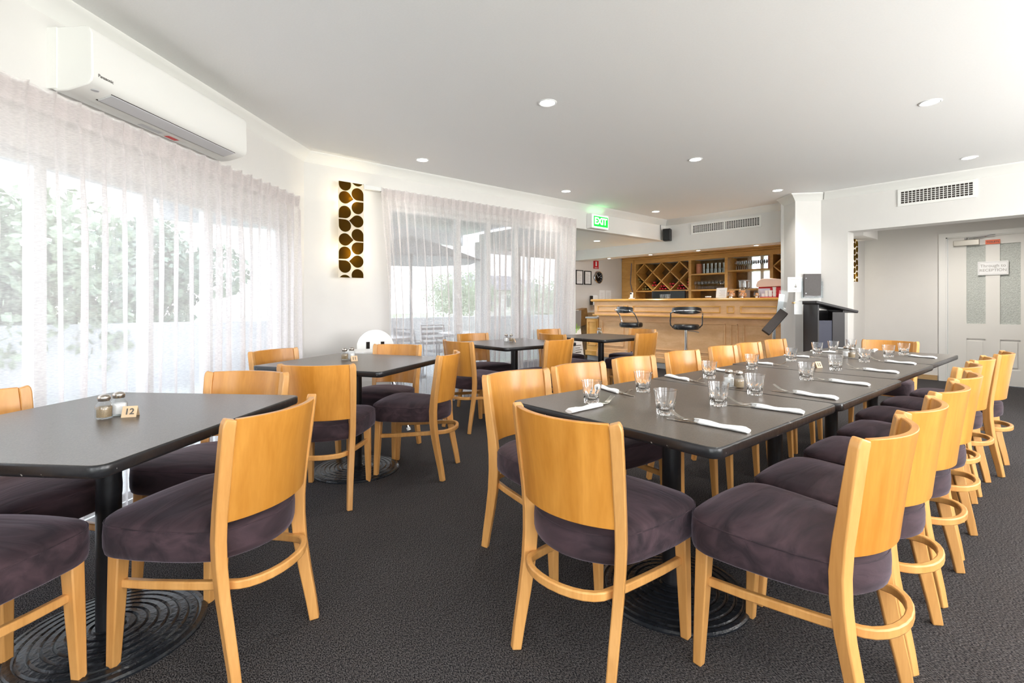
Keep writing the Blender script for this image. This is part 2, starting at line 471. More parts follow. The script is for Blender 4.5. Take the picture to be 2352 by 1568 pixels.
# left wall with its wide window
mb = MB()
Lw = lambda x0, x1, y0, y1, z0, z1: mb.box(x0, x1, y0, y1, z0, z1, LW)
Lw(-6.75, -4.5, -.14, 0, 0, CEIL); Lw(-4.5, -.34, -.14, 0, 1.835, CEIL); Lw(-.34, .05, -.14, 0, 0, CEIL)
struct(mb.build('wall_left', M_wall, smooth=0))
# centre wall (second window) and the beam that carries on over the alcove
mb = MB()
mb.box(1.50, 2.42, 4.95, 5.09, 0, CEIL); mb.box(2.42, 5.2, 4.95, 5.09, 2.20, CEIL)
mb.box(5.2, 5.37, 4.95, 5.09, 0, CEIL); mb.box(5.37, 7.7, 4.95, 5.09, 2.246, CEIL)
struct(mb.build('wall_centre', M_wall, smooth=0))
mb = MB()
mb.box(5.25, 5.35, 7.1, 7.3, 0, 2.246); mb.box(5.25, 5.35, 5.09, 5.2, 0, 2.246); mb.box(7.6, 9.9, 7.2, 7.3, 0, 2.3); mb.box(5.35, 7.6, 7.2, 7.3, 2.1, 2.3); mb.box(5.25, 5.35, 5.2, 7.1, 2.1, 2.246)
struct(mb.build('wall_alcove', M_wall, smooth=0))
mb = MB()      # header above the bar
mb.box(7.7, 8.02, 2.7, 7.2, 2.043, CEIL)
struct(mb.build('wall_header', M_wall, smooth=0))
mb = MB()      # rear wall of the bar with a hatch window
mb.box(9.80, 9.90, 2.5, 3.95, 0, 2.3); mb.box(9.80, 9.90, 4.44, 7.3, 0, 2.3)
mb.box(9.80, 9.90, 3.95, 4.44, 0, 1.40); mb.box(9.80, 9.90, 3.95, 4.44, 2.1, 2.3)
struct(mb.build('wall_bar', M_wall, smooth=0))
mb = MB()      # right wall, opening to the nook, diamond column
mb.box(7.38, 7.62, 2.09, 2.9, 0, CEIL); mb.box(7.38, 7.62, .25, 2.09, 2.062, CEIL); mb.box(7.38, 7.62, -3.6, .25, 0, CEIL)
mb.prism([(7.41, 2.36), (7.17, 2.635), (7.41, 2.89), (7.72, 2.9), (7.72, 2.36)], 0, CEIL)
mb.box(7.62, 9.9, 2.47, 2.6, 0, 2.5)
mb.box(9.56, 9.72, -.65, .62, 0, 2.5); mb.box(9.56, 9.72, .62, 1.46, 2.10, 2.5); mb.box(9.56, 9.72, 1.46, 2.6, 0, 2.5)
mb.box(7.5, 9.7, -.75, -.65, 0, 2.5)
mb.box(8.3, 9.0, 2.16, 2.47, 2.10, 2.42)
struct(mb.build('wall_right', M_wall, smooth=0))
mb = MB()      # rear and side walls behind the camera, with openings added for the fill lights
edges = [-3.2]
for wx, ww in FILL_OPENINGS: edges += [wx - ww / 2, wx + ww / 2]
edges.append(7.5)
for i in range(0, len(edges), 2): mb.box(edges[i], edges[i + 1], -3.66, -3.54, 0, CEIL)
for wx, ww in FILL_OPENINGS:
    mb.box(wx - ww / 2, wx + ww / 2, -3.66, -3.54, 0, .15); mb.box(wx - ww / 2, wx + ww / 2, -3.66, -3.54, 2.35, CEIL)
struct(mb.build('wall_back', M_wall, smooth=0))
mb = MB()
mb.box(-3.24, -3.12, -3.6, -2.85, 0, CEIL); mb.box(-3.24, -3.12, -.35, .35, 0, CEIL)
mb.box(-3.24, -3.12, -2.85, -.35, 0, .2); mb.box(-3.24, -3.12, -2.85, -.35, 2.3, CEIL)
struct(mb.build('wall_side', M_wall, smooth=0))
# cornices
def cornice(name, p0, p1, inward, z=CEIL, e0=0, e1=0, d=.085):
    p0 = Vector((*p0, 0)); p1 = Vector((*p1, 0)); t_ = (p1 - p0).normalized(); n_ = Vector((*inward, 0)).normalized()
    prof = [(0, 0), (d, 0), (d, -.008), (d * .72, -.022), (d * .42, -.05), (.018, -d * .82), (0.006, -d - .004), (0, -d - .01)]
    mb = MB(); v = []; k = len(prof)
    for q, base, e in ((0, p0, e0), (1, p1, e1)):
        for a, zz in prof: 
            pt = base + n_ * a + t_ * (e * a)
            v.append((pt.x, pt.y, z + zz))
    mb.poly(v, [tuple(range(k)), tuple(range(k, 2 * k))[::-1]] + [(i, (i + 1) % k, k + (i + 1) % k, k + i) for i in range(k)])
    return struct(mb.build(name, M_trim, smooth=60))
T225 = math.tan(R(22.5))
cornice('trim_1', (-3.2, .22), (1.53, 4.95), (S, -S), e1=-T225)
cornice('trim_2', (1.53, 4.95), (7.7, 4.95), (0, -1), e0=T225, e1=-1)
cornice('trim_3', (7.7, 4.95), (7.7, 2.88), (-1, 0), e0=1)
cornice('trim_4', (7.41, 2.36), (7.17, 2.635), (-.75, -.66), e0=.37, e1=.95)
cornice('trim_5', (7.38, 2.36), (7.38, -3.5), (-1, 0), e0=.4)
cornice('trim_6', (7.17, 2.635), (7.41, 2.89), (-.72, .69), e0=-.95)
# baseboards
mb = MB(); mb.box(9.535, 9.56, 1.56, 2.47, 0, .07)
struct(mb.build('baseboard_nook', M_baseb, smooth=0))
mb = MB(); mb.box(1.56, 2.4, 4.93, 4.95, 0, .07)
struct(mb.build('baseboard_centre', M_trim, smooth=0))
mb = MB(); mb.box(7.36, 7.38, 2.1, 2.35, 0, .07); mb.box(8.0, 9.3, 7.18, 7.2, 0, .07)
struct(mb.build('baseboard_right', M_trim, smooth=0))

# windows
def window(name, M, x0, x1, z0, z1, mull, depth=.06):
    w_ = struct(empty(name)); 
    mb = MB(); fw = .045
    mb.box(x0, x1, -depth, 0, z0, z0 + fw, M); mb.box(x0, x1, -depth, 0, z1 - fw, z1, M)
    mb.box(x0, x0 + fw, -depth, 0, z0 + fw, z1 - fw, M); mb.box(x1 - fw, x1, -depth, 0, z0 + fw, z1 - fw, M)
    for q in mull: mb.box(q - .03, q + .03, -depth, 0, z0 + fw, z1 - fw, M)
    mb.build('window_frame', M_alu, w_, smooth=0)
    mb = MB(); mb.box(x0 + fw * .5, x1 - fw * .5, -depth * .55, -depth * .45, z0 + fw * .5, z1 - fw * .5, M)
    mb.build('window_pane', M_pane, w_, smooth=0)
    return w_
LWin = LW @ Matrix.Translation((0, -.04, 0))
window('window_1', LWin, -4.5, -.34, .0, 1.835, [-3.46, -2.42, -1.78, -1.25])
I4 = Matrix(((1, 0, 0, 0), (0, -1, 0, 5.0), (0, 0, 1, 0), (0, 0, 0, 1)))
window('window_2', I4, 2.42, 5.2, 0, 2.2, [3.35, 3.81, 4.27])
HW = Matrix(((0, 1, 0, 9.88), (1, 0, 0, 0), (0, 0, 1, 0), (0, 0, 0, 1)))
window('window_3', HW, 3.95, 4.44, 1.40, 2.1, [4.2])

window('window_4', Matrix(((0, 1, 0, 5.32), (1, 0, 0, 0), (0, 0, 1, 0), (0, 0, 0, 1))), 5.2, 7.1, 0, 2.1, [6.15])
window('window_5', Matrix(((1, 0, 0, 0), (0, 1, 0, 7.27), (0, 0, 1, 0), (0, 0, 0, 1))), 5.35, 7.6, 0, 2.1, [6.5])
# door in the nook
dr = struct(empty('door_1', (9.548, 1.04, 0)))
mb = MB()
# frame / architrave
mb.box(-.035, .01, .42, .50, 0, 2.16); mb.box(-.035, .01, -.5, -.42, 0, 2.16); mb.box(-.034, .01, -.42, .42, 2.10, 2.159)
mb.box(-.02, .03, .405, .425, 0, 2.10); mb.box(-.02, .03, -.425, -.405, 0, 2.10); mb.box(-.02, .03, -.42, .42, 2.085, 2.10)
mb.build('door_frame', M_trim, dr, smooth=0)
mb = MB()      # leaf: stiles and rails around two glazed slots and two raised panels
W2_ = .40
cols = [(-W2_, -.345), (-.345 , -.345)]
ys = [-W2_, -.345, -.145, .0, .2, W2_]
mb.box(.0, .04, -W2_, -.345, .01, 2.085); mb.box(.0, .04, .2, W2_, .01, 2.085); mb.box(0, .04, -.145, 0, .01, 2.085)
for a, b_ in ((-.345, -.145), (0, .2)):
    mb.box(0, .04, a, b_, 1.965, 2.085); mb.box(0, .04, a, b_, .64, .85); mb.box(0, .04, a, b_, .01, .225)
    mb.box(.016, .04, a, b_, .225, .64)
    mb.box(.002, .03, a + .03, b_ - .03, .26, .605)
mb.build('door_leaf', M_door, dr, smooth=0)
for a, b_ in ((-.345, -.145), (0, .2)):
    mb = MB(); mb.box(.018, .024, a, b_, .85, 1.965)
    g_ = mb.build('door_pane', M_obs, dr, smooth=0)
    g_['label'] = 'rippled obscure glass pane'
mb = MB(); mb.box(-.045, 0, .06, .335, 1.965, 2.045)
cl = mb.build('door_closer', M_closer, dr, smooth=0, bevel=.006)
mb = MB(); mb.tube([(-.03, .2, 2.05), (-.03, .2, 2.075)], .018, 12); mb.box(-.035, -.025, -.1, .2, 2.072, 2.08, Matrix.Translation((0, 0, 0)))
mb.tube([(-.03, .17, 2.06), (-.06, .05, 2.07), (-.015, -.1, 2.095)], .006, 8)
mb.build('closer_arm', M_chrome, cl)

sg = empty('door_sign', (9.545, .985, 2.0), 0, 'small orange-red sign with dark lettering beside the door closer', 'sign')
mb = MB(); mb.box(-.012, -.002, -.092, .055, -.035, .025)
mb.build('sign_plate', M_orange, sg, smooth=0)
text_part('lettering', 'TOILETS', .034, rot_plane((-.0135, -.018, -.006), (0, -1, 0)), M_ink, sg, .0008, bold=.0004)
sg = empty('door_sign', (9.545, .965, 1.63), 0, 'white rectangular sign reading Through to RECEPTION on the white door', 'sign')
mb = MB(); mb.box(-.012, -.002, -.155, .155, -.095, .095)
mb.build('sign_plate', M_paper, sg, smooth=0, bevel=.003)
mb = MB()
for a in (-.143, .141): mb.box(-.0135, -.0125, a, a + .002, -.083, .083)
for a in (-.083, .081): mb.box(-.0135, -.0125, -.143, .143, a, a + .002)
mb.build('border_line', M_inkl, sg, smooth=0)
text_part('lettering', 'Through to', .056, rot_plane((-.0135, 0, .032), (0, -1, 0)), M_inkl, sg, .0008)
text_part('lettering', 'RECEPTION', .052, rot_plane((-.0135, 0, -.03), (0, -1, 0)), M_inkl, sg, .0008)

# ------------------------------------------------------------------ downlights
dl = empty('downlight', label='x', cat='ceiling light')
mb = MB(); mb.lathe([(.054, .012), (.054, -.003), (.062, -.006), (.070, -.002), (.070, .003)], 28, cap=False)
mb.build('trim_ring', M_halo, dl)
mb = MB(); mb.lathe([(.0, -.0025), (.050, -.0025), (.054, -.0015), (.054, .006)], 28, cap=False)
mb.build('lamp_face', M_bulb, dl)
DL = Stamp(dl)
def bulb(x, y, z, p, blend=1.0, ang=118):
    l = bpy.data.lights.new('downlight_or_fill_spot', 'SPOT'); l.energy = p * 4; l.spot_size = R(ang); l.spot_blend = blend
    l.shadow_soft_size = .04; l.color = (1, .95, .88)
    o = bpy.data.objects.new('downlight_or_fill_spot', l); COL.objects.link(o); o.location = (x, y, z - .03)
vis = {(2.52, 2.60): 'large-looking round ceiling downlight near the top centre of the photo',
       (4.65, .80): 'large-looking round ceiling downlight high at the right above the long table',
       (2.54, 4.45): 'round ceiling downlight nearest the patterned wall lamp',
       (4.66, 2.65): 'round ceiling downlight directly above the bar stools, in the middle of the ceiling',
       (6.71, .85): 'round ceiling downlight in front of the single wide air grille',
       (4.68, 4.48): 'round ceiling downlight close to the green exit sign, above the far window curtain',
       (6.74, 2.69): 'round ceiling downlight beside the white column',
       (6.80, 4.55): 'round ceiling downlight near the small speaker in the far corner'}
for (x, y), lb in vis.items():
    DL.put((x, y, CEIL), 0, lb, 'ceiling downlights'); bulb(x, y, CEIL, BULB * (.55 if (x, y) == (2.54, 4.45) else 1))
for x in (.4, 2.52, 4.66, 6.74):
    for y in (.78, -1.1, -2.8):
        if (x, y) in ((4.66, .78), (6.74, .78)): continue
        if x < .5 and y > 0: bulb(x, y - .2, CEIL, BULB * .6)
        else: bulb(x, y, CEIL, BULB)
        DL.put((x, y, CEIL), 0, 'round ceiling downlight ' + {.4: 'nearest the left side', 2.52: 'left of centre', 4.66: 'right of centre', 6.74: 'nearest the right side'}[x] + {.78: ' directly above the camera', -1.1: ' just behind the camera', -2.8: ' beside the added rear openings'}[y], 'ceiling downlights behind the view')
DL.put((6.765, 5.727, 2.246), 0, 'round downlight in the lower alcove ceiling beneath the exit sign', 'ceiling downlights'); bulb(6.765, 5.727, 2.246, BULB * 1.6)
sm = [(7.86, 6.34), (7.86, 5.37), (7.86, 4.42), (7.86, 3.45)]
for i, (x, y) in enumerate(sm):
    DL.put((x, y, 2.043), 0, ['leftmost tiny downlight under the header over the bar', 'second tiny downlight from the left under the bar header', 'third tiny downlight from the left under the bar header', 'rightmost tiny downlight under the bar header beside the column'][i], 'small downlights under the bar header', (.6, .6, .6))
    bulb(x, y, 2.043, BULB * .6)
for y in (3.4, 4.9, 6.3): bulb(8.75, y, 2.26, BULB * 1.5)  # spots added without fittings to brighten the bar area
bulb(8.4, 1.1, 2.42, BULB * 2.9, ang=170)  # wide spot added to brighten the nook and door, no fitting there

# ------------------------------------------------------------------ curtains
def curtain(name, M, x0, x1, ztop, zbot, label, seed, pleat=.115, depth=.035, xb0=None, xb1=None):
    rnd = random.Random(seed)
    ct = empty(name, label=label, cat='curtain')
    L = x1 - x0; npl = int(L / pleat)
    zs = [ztop, ztop - .012, ztop - .05, ztop - .085, ztop - .11, ztop - .14, ztop - .19, ztop - .28, ztop - .42, ztop - .65, ztop - .95, ztop - 1.3, ztop - 1.65, zbot + .08, zbot]
    nx = int(L / .011)
    ph = [rnd.uniform(-.25, .25) for _ in range(npl + 3)]
    am = [rnd.uniform(.55, 1.3) for _ in range(npl + 3)]
    am2 = [rnd.uniform(-.5, .9) for _ in range(npl + 3)]
    mb = MB(); v = []; f = []
    for r_, z_ in enumerate(zs):
        dz = ztop - z_
        for i in range(nx + 1):
            u = i / nx; x = x0 + L * u
            q = u * npl; k = int(q); fr = q - k; k = min(k, npl)
            if dz < .12:      # pinch pleat: narrow triple tuck at the pleat centre, flat cloth between
                g = math.exp(-((fr - .5) / .10) ** 2)
                y = depth * 1.5 * g * (1 - .35 * dz / .12) + .006 * g * math.cos((fr - .5) * 60)
            else:
                tt = min(1, (dz - .12) / .5)
                g = math.exp(-((fr - .5) / (.13 + .10 * tt)) ** 2)
                s1 = g * depth * (1.3 + .5 * tt * am[k])
                s2 = tt * depth * .55 * am2[k] * math.sin(2 * PI * (q * .5 + ph[k] * 0 + .23 * math.sin(q * .7)))
                s3 = tt * .012 * math.sin(2 * PI * q * 2.1 + 3 * math.sin(q * .31 + dz * .5))
                y = s1 + s2 * .6 + s3
            xx = x
            tt = min(1, max(0, dz - .1) / 1.2)
            if xb0 is not None: xx = x + (xb0 - x0) * tt * (1 - u) 
            if xb1 is not None: xx += (xb1 - x1) * tt * u
            xx += .012 * math.sin(q * 1.7 + dz * 1.3) * tt
            v.append(tuple(M @ Vector((xx, y, z_ + (.006 * math.cos(2 * PI * fr) if r_ == 0 else 0)))))
    for r_ in range(len(zs) - 1):
        for i in range(nx):
            a = r_ * (nx + 1) + i
            f.append((a, a + 1, a + nx + 2, a + nx + 1))
    mb.poly(v, f)
    o = mb.build('sheer_cloth', M_sheer, ct, smooth=180)
    mb = MB()        # stiffened header band behind the pleats
    mb.box(x0 + .01, x1 - .01, -.012, -.009, ztop - .10, ztop - .005, M)
    mb.build('header_tape', M_sheer, ct, smooth=0)
    mb = MB(); mb.box(x0 - .0, x1 - .01, -.045, -.018, ztop - .035, ztop + .005, M)
    mb.build('curtain_track', M_plastic, ct, smooth=0)
    return ct
LC = LW @ Matrix.Translation((0, .115, 0))
curtain('sheer_curtain', LC, -5.6, -.30, 2.10, .02, 'long sheer curtain with pinch pleats beneath the wall air conditioner', 3, .118)
I5 = Matrix(((1, 0, 0, 0), (0, -1, 0, 4.83), (0, 0, 1, 0), (0, 0, 0, 1)))
curtain('sheer_curtain', I5, 2.27, 5.26, 2.345, .02, 'sheer pleated curtain on the centre wall between the patterned wall lamp and the exit sign', 5, .098, xb0=2.36, xb1=5.17)
rl = empty('curtain_rail_end', (0, 0, 0), 0, 'short bare end of white curtain rail beside the patterned wall lamp', 'rail')
mb = MB(); mb.box(2.10, 2.30, 4.84, 4.875, 2.31, 2.35); mb.box(2.10, 2.14, 4.875, 4.95, 2.32, 2.345)
mb.build('rail_track', M_plastic, rl, smooth=0, bevel=.003)
mb = MB(); mb.box(2.085, 2.10, 4.835, 4.88, 2.305, 2.355); mb.build('end_cap', M_plastic, rl, smooth=0)

# ------------------------------------------------------------------ wall air conditioner
ac = empty('air_conditioner', label='white split-system air conditioner mounted high on the left wall above the curtain', cat='air conditioner')
AC0, AC1 = -2.42, -1.24
prof = [(0.0, 2.17), (0.0, 2.455), (.19, 2.455), (.215, 2.445), (.228, 2.42), (.232, 2.22), (.226, 2.195), (.21, 2.178), (.10, 2.150), (.04, 2.148)]
def extrude_prof(mb, prof, x0, x1, M):
    k = len(prof)
    v = [tuple(M @ Vector((x, a, z_))) for x in (x0, x1) for a, z_ in prof]
    mb.poly(v, [tuple(range(k)), tuple(range(k, 2 * k))[::-1]] + [(i, (i + 1) % k, k + (i + 1) % k, k + i) for i in range(k)])
mb = MB(); extrude_prof(mb, prof, AC0, AC1, LW); mb.build('housing', M_acplas, ac, smooth=50, bevel=.006)
mb = MB(); extrude_prof(mb, [(-.0, 2.16), (0, 2.45), (.05, 2.45), (.05, 2.16)], AC0 - .006, AC0 + .001, LW); mb.build('side_panel', M_acplas, ac, smooth=0)
# air outlet flap under the front
n_ = Vector((.11, 0, .03)).normalized()
def under(u): return (.21 - .11 * u, 2.178 - .028 * u)
mb = MB()
a0, z0_ = under(.04); a1, z1_ = under(.74)
extrude_prof(mb, [(a0, z0_ - .001), (a0, z0_ - .006), (a1, z1_ - .006), (a1, z1_ - .001)], AC0 + .13, AC1 - .10, LW)
mb.build('outlet_flap', M_acdark, ac, smooth=0, bevel=.002)
mb = MB()
for u0, u1 in ((.015, .045), (.74, .80)):
    a0, z0_ = under(u0); a1, z1_ = under(u1)
    extrude_prof(mb, [(a0, z0_ + .002), (a0, z0_ - .0015), (a1, z1_ - .0015), (a1, z1_ + .002)], AC0 + .125, AC1 - .095, LW)
mb.build('outlet_gap', M_dark, ac, smooth=0)
mb = MB(); a0, z0_ = under(.92)
mb.box(-1.78, -1.70, .055, .085, 2.1465, 2.1478, LW); mb.build('sticker', M_sticker, ac, smooth=0)
mb = MB(); mb.box(-1.98, -1.83, .06, .09, 2.1466, 2.1478, LW); mb.build('rating_label', M_acdark, ac, smooth=0)
mb = MB(); a0, z0_ = under(.25)
mb.lathe([(.0, -.003), (.016, -.003), (.018, 0)], 16, tuple(LW @ Vector((AC0 + .06, a0, z0_))), cap=False); mb.build('sensor_window', M_acdark, ac)
text_part('lettering', 'Panasonic', .021, rot_plane(tuple(LW @ Vector((AC0 + .07, .2325, 2.228))), (S, S, 0)), M_ink, ac, .0006, bold=.0003)

# ------------------------------------------------------------------ patterned wall lamps
def teardrop(cx, cz, r_, ang, n=22):
    pts = []
    for i in range(n + 1):
        a = R(40) + (2 * PI - R(80)) * i / n
        pts.append((r_ * math.cos(a), r_ * math.sin(a)))
    pts.append((r_ * 1.42, 0))
    ca, sa = math.cos(ang), math.sin(ang)
    return [(cx + p[0] * ca - p[1] * sa, cz + p[0] * sa + p[1] * ca) for p in pts]
def clip(poly, x0, x1, z0, z1):
    def cl(pts, inside, inter):
        o = []
        for i in range(len(pts)):
            a, b_ = pts[i - 1], pts[i]
            if inside(b_):
                if not inside(a): o.append(inter(a, b_))
                o.append(b_)
            elif inside(a): o.append(inter(a, b_))
        return o
    for ax, val, sgn in ((0, x0, 1), (0, x1, -1), (1, z0, 1), (1, z1, -1)):
        if not poly: return poly
        poly = cl(poly, lambda p: sgn * (p[ax] - val) >= 0, lambda a, b_: tuple(a[k] + (b_[k] - a[k]) * (val - a[ax]) / (b_[ax] - a[ax]) for k in (0, 1)))
    return poly
def wall_lamp(name, label):
    wl = empty(name, label=label, cat='wall lamp')
    W_, Hh = .26, .955
    mb = MB(); mb.box(-.05, .05, -.012, 0, -.35, .35); mb.build('back_plate', M_plastic, wl, smooth=0)
    mb = MB(); mb.box(-W_ / 2, W_ / 2, -.102, -.099, -Hh / 2, Hh / 2); mb.build('diffuser_panel', M_lpanel, wl, smooth=0)
    mb = MB()
    for x in (-.05, .05):
        for z_ in (-.3, .3): mb.tube([(x, -.01, z_), (x, -.1, z_)], .005, 8)
    mb.build('bracket', M_chrome, wl)
    r_ = .062; k = Hh / 7.05
    seq = [(0, 6.85, 135), (0, 6.0 - .1, -8), (0, 4.82, -135), (0, 3.82, 135), (0, 2.80, 0), (0, 1.82, -135), (0, .80, 135), (0, -.25, -90),
           (1, 7.30, 90), (1, 6.25, -45), (1, 5.22, 45), (1, 4.22, 180), (1, 3.20, -45), (1, 2.20, 45), (1, 1.22, 180), (1, .2, -45)]
    mb = MB()
    for c_, zz, an in seq:
        cx = -W_ / 2 + .066 if c_ == 0 else W_ / 2 - .064
        p = teardrop(cx, -Hh / 2 + zz * k, r_, R(an))
        p = clip(p, -W_ / 2, W_ / 2, -Hh / 2, Hh / 2)
        if len(p) > 2:
            n = len(p)
            mb.poly([(a, -.1045, z_) for a, z_ in p] + [(a, -.1025, z_) for a, z_ in p], [tuple(range(n)), tuple(range(n, 2 * n))[::-1]] + [(i, (i + 1) % n, n + (i + 1) % n, n + i) for i in range(n)])
    mb.build('teardrop_pattern', M_petal, wl, smooth=0)
    for z_ in (-.28, .27):
        mb = MB(); mb.lathe([(0, -.03), (.012, -.026), (.016, 0), (.012, .026), (0, .03)], 12, (0, -.05, z_), cap=False)
        mb.build('bulb', M_bulb, wl)
    return wl
wl = wall_lamp('wall_lamp', 'tall rectangular wall lamp with dark teardrop pattern on the white wall between the curtains')
wl.location = (1.955, 4.948, 1.872)
def lamp_points(M):
    for z_ in (-.28, .27):
        l = bpy.data.lights.new('wall_lamp_bulb', 'POINT'); l.energy = 1.1; l.color = (1, .84, .55); l.shadow_soft_size = .015
        o = bpy.data.objects.new('wall_lamp_bulb', l); COL.objects.link(o); o.location = M @ Vector((0, -.078, z_ + .045))
lamp_points(wl.matrix_basis)
wl = wall_lamp('wall_lamp', 'patterned wall lamp seen almost edge-on inside the nook beside the opening')
wl.location = (8.72, 2.468, 1.79); wl.scale = (.8, 1, .68)
lamp_points(Matrix.Translation((8.72, 2.468, 1.79)))

# ------------------------------------------------------------------ air grilles, exit sign, speaker
def grille(name, x, y0, y1, z0, z1, split, label):
    g = empty(name, label=label, cat='air grille')
    mb = MB(); fr = .03
    mb.box(x - .012, x, y0, y1, z0, z0 + fr); mb.box(x - .012, x, y0, y1, z1 - fr, z1)
    mb.box(x - .012, x, y0, y0 + fr, z0 + fr, z1 - fr); mb.box(x - .012, x, y1 - fr, y1, z0 + fr, z1 - fr)
    if split: mb.box(x - .012, x, (y0 + y1) / 2 - .015, (y0 + y1) / 2 + .015, z0 + fr, z1 - fr)
    mb.build('grille_frame', M_trim, g, smooth=0)
    mb = MB(); mb.box(x - .002, x - .0005, y0 + fr, y1 - fr, z0 + fr, z1 - fr); mb.build('dark_backing', M_dark, g, smooth=0)
    mb = MB(); nv = int((y1 - y0) / .038)
    for i in range(1, nv):
        y = y0 + fr + (y1 - y0 - 2 * fr) * i / nv; mb.box(x - .010, x - .002, y - .003, y + .003, z0 + fr, z1 - fr)
    nh = 6
    for i in range(1, nh):
        z_ = z0 + fr + (z1 - z0 - 2 * fr) * i / nh; mb.box(x - .009, x - .003, y0 + fr, y1 - fr, z_ - .003, z_ + .003)
    mb.build('louvre_grid', M_trim, g, smooth=0)
grille('air_grille', 7.698, 3.30, 4.45, 2.30, 2.475, True, 'white double air grille above the bar header')
grille('air_grille', 7.378, .875, 1.57, 2.30, 2.50, False, 'single wide white air grille above the nook opening')

ex = empty('exit_sign', (5.80, 4.948, 2.375), 0, 'lit green exit sign box on the beam right of the far curtain', 'exit sign')
mb = MB(); mb.box(-.19, .20, -.10, 0, -.115, .105); mb.build('sign_housing', M_plastic, ex, smooth=0, bevel=.006)
mb = MB(); mb.box(-.175, .185, -.104, -.1005, -.10, .085); mb.build('sign_face', M_exitw, ex, smooth=0)
mb = MB(); mb.box(-.150, .178, -.106, -.104, -.085, .070); mb.build('green_panel', M_green, ex, smooth=0)
text_part('lettering', 'EXIT', .138, rot_plane((.008, -.1075, -.006), (1, 0, 0)), M_exitw, ex, .001, bold=.004)
l = bpy.data.lights.new('exit_sign_glow', 'AREA'); l.shape = 'RECTANGLE'; l.size = .3; l.size_y = .06; l.energy = .12; l.color = (.2, 1, .3)
o = bpy.data.objects.new('exit_sign_glow', l); COL.objects.link(o); o.location = (5.80, 4.88, 2.49); o.rotation_euler = (R(180), 0, 0)

sp = empty('wall_speaker', (7.60, 4.86, 2.33), 0, 'small black speaker mounted in the corner above the bar', 'speaker')
mb = MB(); mb.box(-.07, .05, -.075, .055, -.105, .105, Matrix.Rotation(R(20), 4, 'Z')); mb.build('speaker_cabinet', M_speak, sp, smooth=0, bevel=.012)
mb = MB(); mb.box(-.078, -.071, -.06, .04, -.09, .09, Matrix.Rotation(R(20), 4, 'Z')); mb.build('speaker_grille', M_screen, sp, smooth=0, bevel=.004)
mb = MB(); mb.tube([(.04, .0, 0), (.098, .0, 0)], .012); mb.build('bracket', M_grey, sp)
cd = empty('speaker_cable', (7.55, 4.94, 2.25), 0, 'short dark cable fixed beside the corner speaker', 'cable')
mb = MB(); mb.tube([(-.02, 0, .26), (-.015, 0, .1), (-.01, 0, 0)], .006, 8); mb.build('cable_run', M_grey, cd)

# ------------------------------------------------------------------ alcove wall things
def frame(x, z_, w_, h_, label):
    f_ = empty('framed_notice', (x, 7.198, z_), 0, label, 'framed notice', 'framed notices on the alcove wall')
    mb = MB(); t_ = .018
    mb.box(-w_ / 2, w_ / 2, -.02, 0, -h_ / 2, -h_ / 2 + t_); mb.box(-w_ / 2, w_ / 2, -.02, 0, h_ / 2 - t_, h_ / 2)
    mb.box(-w_ / 2, -w_ / 2 + t_, -.02, 0, -h_ / 2, h_ / 2); mb.box(w_ / 2 - t_, w_ / 2, -.02, 0, -h_ / 2, h_ / 2)
    mb.build('picture_frame', M_frame, f_, smooth=0)
    mb = MB(); mb.box(-w_ / 2 + t_, w_ / 2 - t_, -.01, -.002, -h_ / 2 + t_, h_ / 2 - t_); mb.build('paper_sheet', M_paper, f_, smooth=0)
    mb = MB()
    for i in range(8): mb.box(-w_ * .25, w_ * (.25 if i % 3 else .1), -.0115, -.010, h_ * .25 - i * h_ * .07, h_ * .25 - i * h_ * .07 + .003)
    mb.build('printed_lines', M_inkl, f_, smooth=0)
frame(7.92, 1.703, .225, .31, 'left black-framed notice on the alcove wall behind the bar end')
frame(8.187, 1.70, .225, .30, 'right black-framed notice on the alcove wall, next to the round clock')
ck = empty('wall_clock', (8.53, 7.198, 1.72), 0, 'round silver-rimmed wall clock with a black face on the alcove wall', 'clock')
mb = MB(); v = [(.148, 0), (.148, .02), (.135, .04), (.118, .045), (.112, .03), (.112, 0)]
mb.lathe(v, 40, cap=False)
for q in mb.bm.verts: q.co = Vector((q.co.x, -q.co.z, q.co.y))
mb.build('clock_rim', M_chrome, ck)
mb = MB(); mb.lathe([(0, .012), (.113, .012)], 40, cap=False)
for q in mb.bm.verts: q.co = Vector((q.co.x, -q.co.z, q.co.y))
mb.build('clock_face', M_screen, ck)
mb = MB()
for a, L in ((60, .06), (-35, .085)):
    mb.box(-.003, .003, -.018, -.015, -.01, L, Matrix.Rotation(R(a), 4, 'Y'))
for i in range(12): mb.box(-.002, .002, -.015, -.0125, .09, .104, Matrix.Rotation(R(30 * i), 4, 'Y'))
mb.build('clock_hands', M_plastic, ck, smooth=0)
fs = empty('fire_sign', (8.47, 7.198, 1.99), 0, 'small red fire extinguisher sign above the clock', 'sign')
mb = MB(); mb.box(-.085, .085, -.006, 0, -.08, .1); mb.build('sign_plate', M_red, fs, smooth=0)
mb = MB(); mb.box(-.022, .022, -.009, -.006, -.02, .08); mb.box(-.05, .05, -.009, -.006, -.065, -.05); mb.build('white_mark', M_plastic, fs, smooth=0)
pd = empty('towel_dispenser', (8.34, 7.198, 1.21), 0, 'white rounded hand towel dispenser on the wall left of the bar end', 'dispenser')
mb = MB(); mb.box(-.075, .09, -.10, 0, -.11, .11); mb.build('dispenser_body', M_plastic, pd, smooth=0, bevel=.03, segs=4)
mb = MB(); mb.box(-.085, -.07, -.09, -.01, -.10, .10); mb.build('side_trim', M_dark, pd, smooth=0, bevel=.004)
